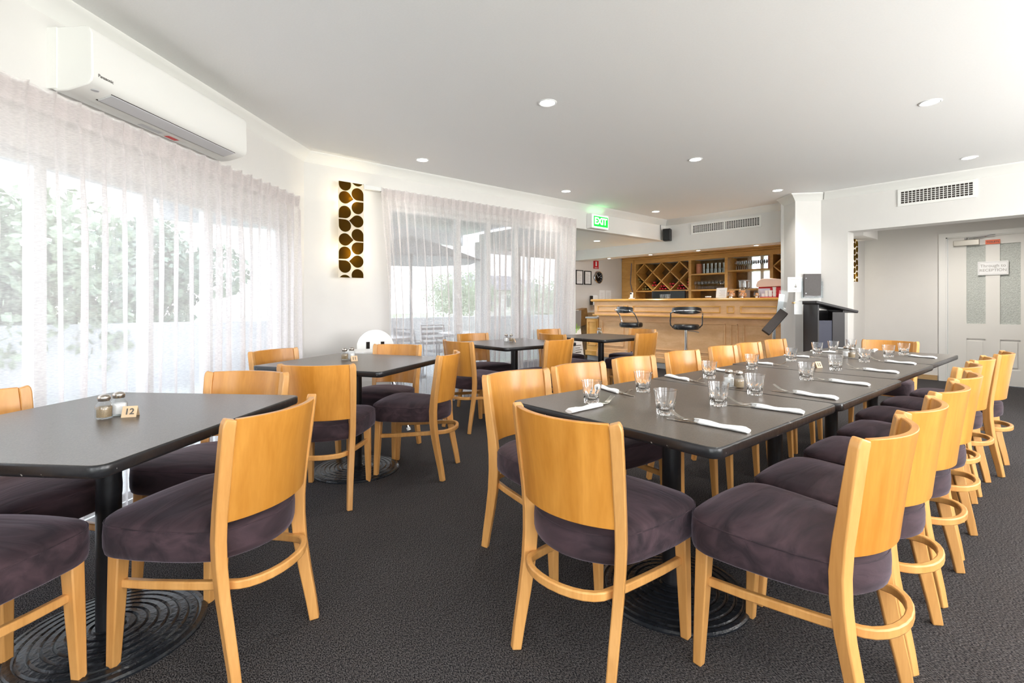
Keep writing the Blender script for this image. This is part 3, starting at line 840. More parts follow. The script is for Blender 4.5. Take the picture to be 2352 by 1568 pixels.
for i, (x, lb) in enumerate(((8.68, 'left white sheet pinned behind the bar end'), (8.9, 'right white sheet pinned behind the bar end'))):
    n_ = empty('wall_notice', (x, 7.199, 1.32), 0, lb, 'notice', 'paper sheets behind the bar end')
    mb = MB(); mb.box(-.095, .095, -.003, 0, -.12, .12); mb.build('paper_sheet', M_paper, n_, smooth=0)
    mb = MB()
    for k in range(6): mb.box(-.06, .05 - .02 * (k % 2), -.0045, -.003, .06 - .025 * k, .063 - .025 * k)
    mb.build('printed_lines', M_inkl, n_, smooth=0)

# pavement board
sb = empty('sandwich_board', (7.22, 6.60, 0), R(4), 'white advertising board with a green leaf emblem standing behind the far curtain end', 'sign board')
Mt = Matrix.Rotation(R(-8), 4, 'X')
mb = MB(); mb.box(-.25, .2, -.012, .012, .10, 1.02, Mt); mb.build('board_panel', M_paper, sb, smooth=0, bevel=.004)
mb = MB(); mb.box(-.25, .2, .10, .12, .0, 1.0, Matrix.Rotation(R(2), 4, 'X')); mb.box(-.26, -.24, -.01, .12, 0, .12); mb.box(.19, .21, -.01, .12, 0, .12)
mb.build('rear_support', M_grey, sb, smooth=0)
mb = MB()
def leaf(mb, pts, w_):
    mb.tube([tuple(Mt @ Vector((x, -.015, z_))) for x, z_ in pts], w_, 8)
leaf(mb, [(.00, .97), (.05, .90), (.07, .80), (.06, .66), (.03, .56)], [.004, .03, .02, .012, .006])
leaf(mb, [(.08, .60), (.12, .68), (.155, .76), (.16, .70), (.13, .63), (.09, .62)], [.004, .008, .01, .008, .006, .004])
mb.build('leaf_emblem', M_leafg, sb)
mb = MB()
for z_, a, b_, h_ in ((.50, -.12, .15, .02), (.44, -.1, .1, .016), (.31, -.05, .15, .012), (.26, -.2, .1, .012), (.22, -.05, .16, .012), (.17, -.2, .12, .02)):
    mb.box(a, b_, -.015, -.0125, z_, z_ + h_, Mt)
mb.build('printed_lines', M_ink, sb, smooth=0)
ws = empty('timber_stand', (7.98, 7.0, 0), 0, 'dark timber stand with pamphlets beside the left end of the bar', 'stand')
mb = MB(); mb.box(-.2, .1, -.05, .1, .70, 1.05, Matrix.Rotation(R(-10), 4, 'Y')); mb.box(-.12, .10, -.05, .15, 0, .72); mb.build('stand_body', M_dkshelf, ws, smooth=0, bevel=.01)
mb = MB(); mb.box(.12, .42, -.12, .12, .55, .95); mb.build('pamphlet_rack', M_baseb, ws, smooth=0, bevel=.01)
mb = MB()
for i in range(5): mb.box(.14 + i * .05, .17 + i * .05, -.135, -.12, .80 + .03 * (i % 2), .97 + .02 * (i % 3))
mb.build('pamphlets', M_paper, ws, smooth=0)

# ------------------------------------------------------------------ bar counter
bar = empty('bar_counter', (7.5, 4.69, 0), 0, 'long honey timber bar counter with raised panels and bullnosed top', 'bar counter')
def framepanel(mb, x, y0, y1, z0, z1, w_=.035, d=.018):
    for a, b_, c_, e in ((y0, y1, z0, z0 + w_), (y0, y1, z1 - w_, z1), (y0, y0 + w_, z0, z1), (y1 - w_, y1, z0, z1)):
        mb.box(x - d, x, a, b_, c_, e)
YL, YR = 1.72, -1.785        # local Y of left / right end
mb = MB()
pr = [(0, 1.175), (-.03, 1.175), (-.052, 1.182), (-.062, 1.2), (-.052, 1.218), (-.03, 1.225), (.45, 1.225), (.45, 1.175)]
k = len(pr)
mb.poly([(a, y, z_) for y in (YR, YL + .05) for a, z_ in pr], [tuple(range(k)), tuple(range(k, 2 * k))[::-1]] + [(i, (i + 1) % k, k + (i + 1) % k, k + i) for i in range(k)])
mb.build('countertop', M_bartop, bar, smooth=40)
mb = MB(); mb.box(0, .2, YR, YL, .93, 1.175)
mb.build('upper_fascia', M_bar, bar, smooth=0)
mb = MB(); mb.box(-.03, .2, YR, YL + .03, .905, .935); mb.build('fascia_ledge', M_bartop, bar, smooth=0, bevel=.008)
mb = MB()
ups = [(1.12, 1.64), (.91, 1.02), (-.85 + .0, .81), (-1.07, -.95), (-1.70, -1.16)]
for a, b_ in ups: framepanel(mb, 0, a, b_, .985, 1.085 + .015, .018, .016)
mb.build('fascia_moulding', M_bartop, bar, smooth=0, bevel=.005)
mb = MB(); mb.box(.10, .25, YR, YL - .03, .20, .91); mb.build('lower_panelling', M_bar, bar, smooth=0)
mb = MB()
lows = [(1.08, 1.61), (-.88, .93), (-1.08, -.96), (-1.75, -1.16)]
for a, b_ in lows: framepanel(mb, .10, a, b_, .32, .82, .022, .018)
mb.build('panel_moulding', M_bar, bar, smooth=0, bevel=.006)
mb = MB(); mb.box(.07, .25, YR, YL, .10, .24); mb.box(.085, .25, YR, YL, .24, .27); mb.box(.05, .25, YR, YL, .10, .19); mb.build('plinth', M_bar, bar, smooth=0, bevel=.008)
mb = MB(); mb.box(.08, .25, YR, YL - .01, 0, .10); mb.build('kickboard', M_greytop, bar, smooth=0)
mb = MB(); mb.box(.2, .95, YR, YL - .02, .86, .90); mb.box(.25, .3, YR, YL - .02, 0, .86); mb.build('service_bench', M_greytop, bar, smooth=0)
fl = empty('low_cabinet', (7.62, 6.57, 0), 0, 'short timber cabinet with grey top joined beyond the left end of the bar', 'cabinet')
mb = MB(); mb.box(0, .4, -.15, .15, .10, .84); mb.box(-.02, .4, -.15, .17, .10, .2); mb.build('cabinet_body', M_bartop, fl, smooth=0, bevel=.004)
mb = MB(); framepanel(mb, 0, -.11, .11, .30, .79, .02, .014); mb.build('panel_moulding', M_bartop, fl, smooth=0, bevel=.004)
mb = MB(); mb.box(-.02, .42, -.15, .17, .84, .872); mb.build('cabinet_top', M_greytop, fl, smooth=0, bevel=.004)
mb = MB(); mb.box(.02, .4, -.15, .15, 0, .10); mb.build('kickboard', M_greytop, fl, smooth=0)

# ------------------------------------------------------------------ back bar shelving (faces -X at x=9.4)
X9 = 9.40
bs = empty('back_bar_shelving', (X9, 4.8, 0), 0, 'tall timber wall unit with diamond wine rack and glass shelves behind the bar', 'shelving')
yy = lambda y: y - 4.8
mb = MB()
mb.box(-.03, .4, yy(2.62), yy(7.19), 2.17, 2.255); mb.box(-.015, .4, yy(2.62), yy(7.19), 2.13, 2.17); mb.box(0, .03, yy(2.62), yy(6.88), 2.03, 2.13)
mb.build('cornice', M_shelf, bs, smooth=0, bevel=.01)
for y0, y1 in ((6.86, 7.19),): 
    mb = MB(); mb.box(-.02, .4, yy(y0), yy(y1), 0, 2.13); mb.build('end_panel', M_shelf, bs, smooth=0)
for yc in (6.84, 5.47, 4.70, 3.855):
    mb = MB(); mb.box(-.005, .38, yy(yc) - .03, yy(yc) + .03, 0.9, 2.04); mb.build('upright', M_shelf, bs, smooth=0, bevel=.003)
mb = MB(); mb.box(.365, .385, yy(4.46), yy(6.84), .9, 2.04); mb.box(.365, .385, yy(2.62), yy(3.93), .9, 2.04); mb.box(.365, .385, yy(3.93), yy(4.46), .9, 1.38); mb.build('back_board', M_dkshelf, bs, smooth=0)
mb = MB(); mb.box(.0, .4, yy(2.62), yy(7.19), 0, .9); mb.build('base_cabinet', M_shelf, bs, smooth=0)
for y0, y1, z_ in ((5.50, 6.81, 1.43), (4.73, 5.44, 1.75), (4.73, 5.44, 1.425), (3.885, 4.67, 1.785), (3.885, 4.67, 1.42)):
    mb = MB(); mb.box(.0, .36, yy(y0), yy(y1), z_ - .03, z_); mb.build('shelf', M_shelf, bs, smooth=0, bevel=.003)
# diamond lattice boards
def lattice(y0, y1, z0, z1, ncell, name):
    mb = MB(); cw = (y1 - y0) / ncell; hh = z1 - z0
    segs = []
    s_ = (hh / 1.5) / cw
    def seg(ya, za, dy):     # march until leaving
        yb, zb = ya, za
        # clip param
        L = 5
        ye = ya + dy * L; ze = za + s_ * L
        t1 = min([1.0] + ([(y1 - ya) / (ye - ya)] if dy > 0 else [(y0 - ya) / (ye - ya)]) + [(z1 - za) / (ze - za)])
        return ya + (ye - ya) * t1, za + (ze - za) * t1
    starts = []
    for i in range(ncell + 1):
        starts.append((y0 + cw * i, z0))
    for (ya, za) in starts:
        for dy in (1, -1):
            if (dy > 0 and ya >= y1 - 1e-4) or (dy < 0 and ya <= y0 + 1e-4): continue
            segs.append((ya, za, *seg(ya, za, dy)))
    segs.append((y0, z0 + hh * 2 / 3 , *seg(y0, z0 + hh * 2 / 3, 1))); segs.append((y1, z0 + hh * 2 / 3, *seg(y1, z0 + hh * 2 / 3, -1)))
    for ya, za, yb, zb in segs:
        d = Vector((0, yb - ya, zb - za)); 
        if d.length < .03: continue
        nrm = Vector((0, -d.z, d.y)).normalized() * .011
        a = Vector((0, ya - 4.8, za)); b_ = Vector((0, yb - 4.8, zb))
        v = []
        for x in (.01, .34):
            for p, s2 in ((a, -1), (b_, -1), (b_, 1), (a, 1)): v.append((x, p.y + nrm.y * s2, p.z + nrm.z * s2))
        mb.poly(v, [(0, 1, 2, 3), (7, 6, 5, 4), (0, 4, 5, 1), (1, 5, 6, 2), (2, 6, 7, 3), (3, 7, 4, 0)])
    mb.build(name, M_shelf, bs, smooth=0)
lattice(5.50, 6.81, 1.43, 2.03, 3, 'diamond_rack')
lattice(2.9, 3.825, 1.40, 2.03, 2, 'diamond_rack')

# wine bottles lying in the rack, necks to the room
def bottle(capmat):
    b_ = empty('wine_bottle', cat='bottle', label='x')
    mb = MB(); mb.lathe([(.0, .0), (.037, .0), (.037, .19), (.028, .225), (.014, .245), (.014, .26)], 14, cap=False)
    for q in mb.bm.verts: q.co = Vector((-q.co.z + .2, q.co.x, q.co.y))
    mb.build('bottle_body', M_bottle, b_)
    mb = MB(); mb.lathe([(.019, .24), (.020, .30), (.0, .303)], 12, cap=False)
    for q in mb.bm.verts: q.co = Vector((-q.co.z + .2, q.co.x, q.co.y))
    mb.build('capsule', capmat, b_)
    return Stamp(b_)
BR, BG = bottle(M_capred), bottle(M_capgold)
def pile(st, yc, z0, rows, lb, grp, sc=1.0):
    for r_, (n, off) in enumerate(rows):
        for i in range(n):
            pos = '' if n == 1 else (' right one' if i == 0 else (' left one' if i == n - 1 else ' middle one'))
            lev = ['bottom', 'second', 'top'][r_]
            st.put((9.56, yc + off + (i - (n - 1) / 2) * .068, z0 + .033 + r_ * .058), 0, lb + ', ' + lev + ' layer' + pos, grp, (1, .85, .85))
feet = [6.81, 6.373, 5.937, 5.50]
pile(BG, 6.60, 1.432, [(3, 0), (1, 0)], 'gold-capped wine bottle in the left floor triangle of the rack', 'gold-capped bottles in the rack')
pile(BG, 6.74, 1.60, [(1, 0), (2, .0)], 'gold-capped wine bottle at the extreme left side of the rack', 'gold-capped bottles in the rack')
pile(BG, 6.373, 1.452, [(1, 0)], 'gold-capped wine bottle in the first rack notch', 'gold-capped bottles in the rack')
pile(BR, 6.373, 1.515, [(2, 0), (1, 0)], 'red-capped wine bottle in the first rack notch', 'red-capped bottles in the rack')
pile(BR, 6.155, 1.432, [(3, 0), (2, 0)], 'red-capped wine bottle in the middle floor triangle of the rack', 'red-capped bottles in the rack')
pile(BR, 5.937, 1.475, [(1, 0), (2, 0)], 'red-capped wine bottle in the second rack notch', 'red-capped bottles in the rack')
pile(BR, 5.72, 1.432, [(3, 0), (2, 0)], 'red-capped wine bottle in the right floor triangle of the rack', 'red-capped bottles in the rack')
pile(BR, 5.545, 1.50, [(1, 0), (1, 0), (1, -.01)], 'red-capped wine bottle stacked against the right upright', 'red-capped bottles in the rack')

# glasses on the shelves
ORD = ['rightmost', 'second from right', 'third from right', 'fourth from right', 'fifth from right', 'sixth from right', 'seventh from right', 'eighth from right', 'leftmost']
ROW = ['front', 'middle', 'back']
g = MB(); g.lathe([(.0, .004), (.028, .004), (.030, .0), (.036, .10), (.034, .10), (.028, .008), (.0, .008)], 14, cap=False)
st_t = g.build('shelf_tumbler', M_thin); tag(st_t, 'x', 'glass'); ST = Stamp(st_t)
g = MB(); g.lathe([(.032, 0), (.030, .003), (.005, .008), (.004, .07), (.015, .08), (.036, .115), (.036, .14), (.028, .175), (.027, .175), (.034, .14), (.034, .116), (.012, .083), (.0, .08)], 14, cap=False)
st_w = g.build('wine_glass', M_thin); tag(st_w, 'x', 'glass'); SW = Stamp(st_w)
for r_ in range(2):
    for i in range(6):
        ST.put((9.50 + r_ * .1, 4.79 + i * .085, 1.752), 0, f'plain tumbler {ORD[i]} in the {["lower front", "back"][r_]} row on the upper middle shelf', 'tumblers on the upper middle shelf')
        if r_ == 0: ST.put((9.50, 4.79 + i * .085, 1.853), 0, f'plain tumbler {ORD[i]} stacked on the front row of the upper middle shelf', 'tumblers on the upper middle shelf')
for r_ in range(3):
    for i in range(9): SW.put((9.44 + r_ * .09, 4.76 + i * .076, 1.427), 0, f'stemmed glass {ORD[i]} in the {ROW[r_]} row on the lower middle shelf', 'stemmed glasses on the lower middle shelf')
for r_ in range(2):
    for i in range(8): SW.put((9.46 + r_ * .09, 3.98 + i * .078, 1.787), 0, f'stemmed glass {ORD[i]} in the {["front", "back"][r_]} row before the hatch window', 'stemmed glasses on the upper right shelf')
can = empty('terracotta_canister', (9.5, 5.32, 1.752), 0, 'reddish terracotta cylinder on the upper middle shelf', 'canister')
mb = MB(); mb.lathe([(0, 0), (.055, 0), (.056, .01), (.056, .20), (.05, .205), (0, .205)], 24, cap=False); mb.build('canister_body', M_terra, can)
can = empty('storage_box', (9.55, 3.92, 1.787), 0, 'upright reddish box at the right end of the upper right shelf', 'box')
mb = MB(); mb.box(-.05, .1, -.03, .04, 0, .24); mb.build('box_body', M_terra, can, smooth=0, bevel=.004)

# cable at left of rack
cb = empty('hanging_cable', (9.36, 6.90, 1.2), 0, 'blue-grey cable hanging down the left upright of the wine rack', 'cable')
mb = MB(); mb.tube([(0, 0, .86), (.0, .02, .6), (0, .03, .4), (0, -.03, .2), (0, -.01, .02)], .008, 8); mb.build('cable_run', simple('cable_blue', (.14, .15, .22), .5), cb)

# ------------------------------------------------------------------ things on the bar
ZB = 1.226
def mon(y, label, rz):
    m_ = empty('computer_monitor', (8.05, y, .90), rz, label, 'monitor', 'black screens behind the bar')
    mb = MB(); mb.box(-.015, .02, -.17, .17, .24, .47); mb.build('screen_panel', M_screen, m_, smooth=0, bevel=.006)
    mb = MB(); mb.box(0, .02, -.02, .02, .02, .30); mb.build('monitor_stand', M_grey, m_, smooth=0)
    mb = MB(); mb.box(-.08, .1, -.1, .1, 0, .02); mb.build('monitor_base', M_grey, m_, smooth=0, bevel=.004)
mon(5.28, 'left black monitor standing behind the bar', R(6)); mon(4.93, 'right black monitor standing behind the bar', R(-8))
ph = empty('cordless_phone', (7.75, 5.72, ZB), 0, 'white cordless handset upright on the left part of the bar top', 'phone')
mb = MB(); mb.box(-.02, .02, -.025, .025, .015, .125, Matrix.Rotation(R(8), 4, 'Y')); mb.build('handset', M_plastic, ph, smooth=0, bevel=.008)
mb = MB(); mb.box(-.028, -.018, -.015, .02, .085, .115, Matrix.Rotation(R(8), 4, 'Y')); mb.build('display', M_screen, ph, smooth=0)
mb = MB(); mb.box(-.04, .04, -.055, .035, 0, .02); mb.build('charging_base', M_plastic, ph, smooth=0, bevel=.006)
for i, y in enumerate((4.97, 4.90, 4.84)):
    ST.put((7.62 + .03 * (i % 2), y, ZB), 0, ['left', 'middle', 'right'][i] + ' one of three small tumblers standing on the bar top', 'tumblers on the bar top', (1, 1, .75))
sc_ = empty('sugar_sachets', (7.6, 4.10, ZB), 0, 'tiny open dish of white sachets on the bar top', 'dish')
mb = MB(); mb.lathe([(0, 0), (.03, 0), (.04, .012), (.036, .012), (0, .004)], 20, cap=False); mb.build('dish', M_brass, sc_)
mb = MB()
for i in range(6): mb.box(-.02, .02, -.006, .006, .01, .03, Matrix.Translation((.01 * math.cos(i), -.03 + i * .012, .002)) @ Matrix.Rotation(i, 4, 'Z'))
mb.build('sachets', M_paper, sc_, smooth=0)
sn = empty('counter_notice', (7.66, 3.92, ZB), R(-8), 'white printed card leaning on the bar top left of the biscuit jars', 'notice')
Mt2 = Matrix.Rotation(R(8), 4, 'Y')
mb = MB(); mb.box(-.002, .002, -.10, .09, .004, .165, Mt2); mb.build('card_sheet', M_paper, sn, smooth=0)
mb = MB()
for k in range(5): mb.box(-.0035, -.002, -.07 , .03 - .02 * (k % 2), .12 - .022 * k, .124 - .022 * k, Mt2)
mb.build('printed_lines', M_inkl, sn, smooth=0)
mb = MB(); mb.box(0, .045, -.06, .06, 0, .004); mb.build('card_foot', M_paper, sn, smooth=0)
def dome(x, y, r_, h_, label, fill):
    d_ = empty('biscuit_jar', (x, y, ZB), 0, label, 'jar')
    mb = MB(); mb.lathe([(0, 0), (r_ * .5, 0), (r_ * .5, .02), (r_ * .95, .025), (r_, .03), (0, .03)], 24, cap=False); mb.build('stand', M_lid, d_)
    mb = MB(); mb.lathe([(r_ * .95, .03), (r_ * .98, h_ * .5), (r_ * .8, h_ * .8), (r_ * .35, h_ * .97), (0, h_)], 24, cap=False)
    mb.lathe([(0, h_ - .002), (.008, h_), (.012, h_ + .012), (0, h_ + .02)], 12, cap=False); mb.build('glass_dome', M_thin, d_)
    if fill:
        for i in range(12):
            a = i * 2.4; rr = r_ * .55 * ((i % 3) / 2)
            mb = MB(); mb.lathe([(0, -.012), (.022, -.01), (.028, 0), (.022, .01), (0, .012)], 10, (rr * math.cos(a), rr * math.sin(a), .045 + .02 * (i // 3)), cap=False)
            mb.build('biscuit', M_cookie, d_)
    else:
        mb = MB(); mb.lathe([(0, .03), (r_ * .5, .03), (r_ * .45, .07), (0, .075)], 14, cap=False); mb.build('cake', M_cookie, d_)
dome(7.64, 3.74, .065, .15, 'left glass dome jar of orange biscuits on the bar top', True)
dome(7.72, 3.60, .065, .16, 'right glass dome jar of orange biscuits on the bar top', True)
dome(7.66, 3.35, .05, .13, 'smaller glass dome with a cake beside the coffee machine on the bar', False)
hp = empty('bean_grinder', (7.92, 3.66, ZB), 0, 'clear cylindrical coffee grinder hopper standing behind the biscuit jars', 'grinder')
mb = MB(); mb.lathe([(.03, .12), (.085, .17), (.088, .27), (.086, .27), (.08, .17), (.03, .125)], 24, cap=False); mb.build('hopper', M_thin, hp)
mb = MB(); mb.lathe([(0, .27), (.09, .27), (.09, .285), (0, .29)], 24, cap=False); mb.build('hopper_lid', M_grey, hp)
mb = MB(); mb.box(-.07, .07, -.06, .06, 0, .13); mb.build('grinder_body', M_grey, hp, smooth=0, bevel=.01)
cm = empty('coffee_machine', (7.86, 3.18, ZB), 0, 'red espresso machine with a pale domed top at the right end of the bar', 'coffee machine')
mb = MB(); mb.box(-.1, .2, -.32, .2, 0, .16); mb.build('machine_body', M_red, cm, smooth=0, bevel=.012)
mb = MB(); mb.box(-.112, -.10, .02, .19, .0, .14); mb.build('drip_panel', simple('lilac_panel', (.62, .62, .74), .3), cm, smooth=0)
mb = MB()
pts = []
for i in range(9):
    a = PI * i / 8; pts.append((.2 * math.cos(a) * -1 if False else 0, 0))
pf = [(.22, .16), (.225, .2), (.205, .25), (.15, .285), (.06, .295), (-.05, .285), (-.2, .265), (-.34, .255), (-.34, .175), (-.1, .165)]
k = len(pf)
mb.poly([(x, a, z_) for x in (-.12, .18) for a, z_ in pf], [tuple(range(k)), tuple(range(k, 2 * k))[::-1]] + [(i, (i + 1) % k, k + (i + 1) % k, k + i) for i in range(k)])
mb.build('domed_cover', M_pink, cm, smooth=40, bevel=.01)
cpp = MB(); cpp.lathe([(0, 0), (.022, 0), (.026, .07), (.028, .072), (.028, .078), (0, .08)], 14, cap=False)
cu = cpp.build('paper_cup', M_paper); tag(cu, 'x', 'cup'); CU = Stamp(cu)
for i, (x, y, k) in enumerate(((7.60, 3.235, 1), (7.60, 3.185, 2), (7.60, 3.13, 2), (7.60, 3.075, 3))):
    for q in range(k): CU.put((x, y, ZB + .012 + q * .078 * .6), 0, ['bottom', 'middle', 'top'][q] + ' white paper cup in the ' + ['leftmost', 'second', 'third', 'rightmost'][i] + ' stack on the bar tray', 'paper cups on the bar', (.9, .9, .6))
tr_ = empty('cup_tray', (7.62, 3.15, ZB), 0, 'dark red tray under the paper cups at the right end of the bar', 'tray')
mb = MB(); mb.box(-.05, .05, -.12, .12, 0, .012); mb.build('tray_plate', M_red, tr_, smooth=0)

# ------------------------------------------------------------------ column and lectern things
ah = empty('menu_display', (7.38, 2.54, 0), 0, 'x', 'display')
COL.objects.unlink(ah); bpy.data.objects.remove(ah)
mn = empty('menu_folder', (7.22, 2.44, 1.37), R(49), 'dark menu folder in a clear holder on the white column', 'menu')
mn.location = (7.27, 2.485, 1.37)
# face direction of column face: from (7.41,2.36) to (7.17,2.635)
fd = Vector((-.24, .275, 0)).normalized(); fn = Vector((-.275, -.24, 0)).normalized()
mn.location = Vector((7.30, 2.485, 1.37)) + fn * .006; mn.rotation_euler = (0, 0, math.atan2(-fd.y, -fd.x))
# local x along -fd (to the right), local -y = outward
mb = MB(); mb.box(-.105, .105, -.035, -.012, -.155, .16); mb.build('folder_cover', M_menu, mn, smooth=0, bevel=.003)
mb = MB(); mb.box(-.125, .125, -.045, -.040, -.16, -.13); mb.box(-.125, -.12, -.045, 0, -.16, .06); mb.box(.12, .125, -.045, 0, -.16, .06); mb.box(-.125, .125, -.012, -.002, -.16, .1); mb.build('acrylic_holder', M_acr, mn, smooth=0)
mb = MB()
for z_ in (-.1, .1): mb.lathe([(0, .0), (.006, .0), (.006, .004)], 10, (-.085, -.04, z_), cap=False)
mb.build('binding_stud', M_chrome, mn)
nt_ = empty('column_notice', (0, 0, 0), 0, 'white notice with a small dark emblem on the left edge of the column', 'notice')
nt_.location = Vector((7.185, 2.618, 1.39)) + fn * .004; nt_.rotation_euler = mn.rotation_euler
mb = MB(); mb.box(-.12, .065, -.003, 0, -.10, .10); mb.build('paper_sheet', M_paper, nt_, smooth=0)
mb = MB(); mb.lathe([(0, -.02), (.014, -.012), (.012, 0), (.003, .01), (.002, .03), (0, .031)], 10, (-.02, -.006, -.02), cap=False); mb.box(-.08, .04, -.0045, -.003, .07, .073); mb.box(-.05, 0, -.0045, -.003, -.075, -.071)
mb.build('emblem', M_inkl, nt_)

lc = empty('lectern', (6.95, 2.22, 0), 0, 'black timber lectern with a sloping top in front of the column', 'lectern')
LX = Vector((S, -S, 0)) ; 
lc.rotation_euler = (0, 0, R(-42))
# local x = rightwards in the photo, local y = away
mb = MB()
Mt3 = Matrix.Translation((0.0, 0, 1.105)) @ Matrix.Rotation(R(13.5), 4, 'Y')
mb.box(-.22, .30, -.2, .2, -.018, .018, Mt3)
mb.build('sloping_top', M_lect, lc, smooth=0, bevel=.012, segs=3)
mb = MB(); mb.box(-.17, -.155, -.16, .16, .03, 1.12); mb.box(.13, .145, -.16, .16, .03, 1.055); mb.box(-.17, .145, .14, .16, .03, 1.05); mb.build('cabinet_side', M_lect, lc, smooth=0)
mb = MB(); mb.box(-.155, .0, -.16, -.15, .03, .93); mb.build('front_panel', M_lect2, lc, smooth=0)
mb = MB(); mb.box(.0, .145, -.17, -.15, .03, 1.03); mb.build('front_panel', M_lect, lc, smooth=0)
mb = MB(); mb.box(-.16, .13, -.15, .15, .80, .815); mb.build('inner_shelf', M_lect, lc, smooth=0)
mb = MB(); mb.box(-.2, .18, -.19, .19, 0, .035); mb.build('lectern_foot', M_lect, lc, smooth=0, bevel=.008)
pp = empty('hanging_paper', (6.80, 2.46, .0), R(-42), 'white paper slip hanging from the left side of the lectern top', 'paper')
mb = MB(); mb.box(-.055, .045, -.002, .002, 1.0, 1.165, Matrix.Translation((0, 0, 0)))
mb.build('paper_sheet', M_paper, pp, smooth=0)
mb = MB(); mb.box(-.065, -.045, -.01, .04, 1.135, 1.155); mb.build('clip', M_brass, pp, smooth=0, bevel=.004)

# menu stand in front of the bar
ms = empty('menu_stand', (6.95, 2.82, 0), 0, 'silver pole menu stand with a black tilted menu box and a clear sign holder', 'menu stand')
ms.rotation_euler = (0, 0, R(-42))
mb = MB(); mb.box(-.02, .02, -.015, .015, .02, .80); mb.build('pole', M_chrome, ms, smooth=0, bevel=.006)
mb = MB(); mb.lathe([(0, 0), (.16, 0), (.16, .012), (.03, .025), (0, .025)], 32, cap=False); mb.build('base_disc', M_chrome, ms)
Mm = Matrix.Translation((.01, -.02, .90)) @ Matrix.Rotation(R(-49), 4, 'Y') @ Matrix.Rotation(R(-25), 4, 'X')
mb = MB(); mb.box(-.20, .17, -.04, .04, -.055, .055, Mm); mb.build('menu_box', M_menu, ms, smooth=0, bevel=.004)
mb = MB(); 
for k in range(3): mb.box(-.19, .165, -.035 + .025 * k, -.025 + .025 * k, -.060, -.054, Mm)
mb.build('page_edges', M_screen, ms, smooth=0)
Mm2 = Matrix.Translation((.10, -.02, 1.14)) @ Matrix.Rotation(R(8), 4, 'Y')
mb = MB(); mb.box(-.06, .06, -.004, 0, -.17, .17, Mm2); mb.build('clear_holder', M_acr, ms, smooth=0)
mb = MB(); mb.box(-.055, .02, .001, .003, -.16, .12, Mm2); mb.build('sign_sheet', M_paper, ms, smooth=0)

# ------------------------------------------------------------------ bar stools
def stool(loc, rz, label):
    s_ = empty('bar_stool', loc, rz, label, 'bar stool', 'chrome bar stools in front of the bar')
    # faces +Y locally
    mb = MB(); mb.lathe([(0, .725), (.17, .725), (.192, .735), (.2, .765), (.196, .797), (.178, .812), (0, .818)], 32, cap=False); mb.build('seat', M_vinyl, s_)
    mb = MB(); mb.lathe([(0, 0), (.2, 0), (.2, .008), (.12, .03), (.03, .05), (.028, .42), (.022, .42), (.022, .73), (.06, .735), (0, .736)], 32, cap=False); mb.build('pedestal', M_chrome, s_)
    pth = []
    # frame loop: from under the seat at the sides, up and around the back
    for sx in (-1, 1):
        pth_ = [(sx * .14, .02, .75), (sx * .20, 0, .757), (sx * .235, -.02, .80), (sx * .24, -.04, .86), (sx * .235, -.07, .93), (sx * .238, -.12, .985), (sx * .205, -.185, 1.015), (sx * .12, -.25, 1.028), (0, -.275, 1.03)]
        pth = pth_ if sx < 0 else pth + pth_[::-1][1:]
    mb = MB(); mb.tube(pth, .011, 10); mb.build('arm_frame', M_chrome, s_)
    mb = MB(); v = []; n = 14
    for i in range(n + 1):
        a = R(-62 + 124 * i / n)
        x = .225 * math.sin(a); y = -.0 - .225 * math.cos(a) * 1.0
        hh = .055 * (1 - .35 * abs(i / n * 2 - 1) ** 3)
        for (o_, z_) in ((-.03, -hh * .8), (-.034, 0), (-.024, hh), (.0, hh + .006), (.02, hh * .8), (.024, 0), (.014, -hh)):
            rr = 1 - o_ * 3.2
            v.append((x * rr, y * rr, 1.028 + z_))
    f = []
    for i in range(n):
        for j in range(7): f.append((i * 7 + j, i * 7 + (j + 1) % 7, (i + 1) * 7 + (j + 1) % 7, (i + 1) * 7 + j))
    f.append(tuple(range(7))); f.append(tuple(n * 7 + j for j in range(7)))
    mb.poly(v, f); mb.build('backrest', M_vinyl, s_, smooth=50)
    mb = MB(); mb.tube([(.02, .03, .71), (.12, .08, .70), (.2, .10, .68)], .006, 8); mb.build('height_lever', M_grey, s_)
    mb = MB(); mb.tube([(.15 * math.cos(a), .06 + .15 * math.sin(a), .30) for a in [R(q) for q in range(-40, 221, 20)]], .009, 8); mb.build('footrest', M_chrome, s_)
stool((7.12, 4.21, 0), R(-55), 'right bar stool facing the bar, its curved black backrest towards the room')
stool((7.12, 5.26, 0), R(-108), 'left bar stool turned sideways to the bar')

# ------------------------------------------------------------------ high chair
hc = empty('high_chair', (1.98, 4.32, 0), R(-112), 'white plastic high chair against the wall beneath the patterned wall lamp', 'high chair')
# local +x is the facing direction
mb = MB()
n = 14; v = []; f = []
prof_o = [(-.16, .50), (-.175, .62), (-.17, .74)]
top = [(-.17 + 0, .74)] + [(.17 * math.cos(PI - PI * i / n), .74 + .15 * math.sin(PI * i / n)) for i in range(1, n)] + [(.17, .74)]
outl = [(-.15, .48), (-.165, .62)] + top + [(.165, .62), (.15, .48)]
k = len(outl)
def bx(y): return -.12 + .9 * y * y
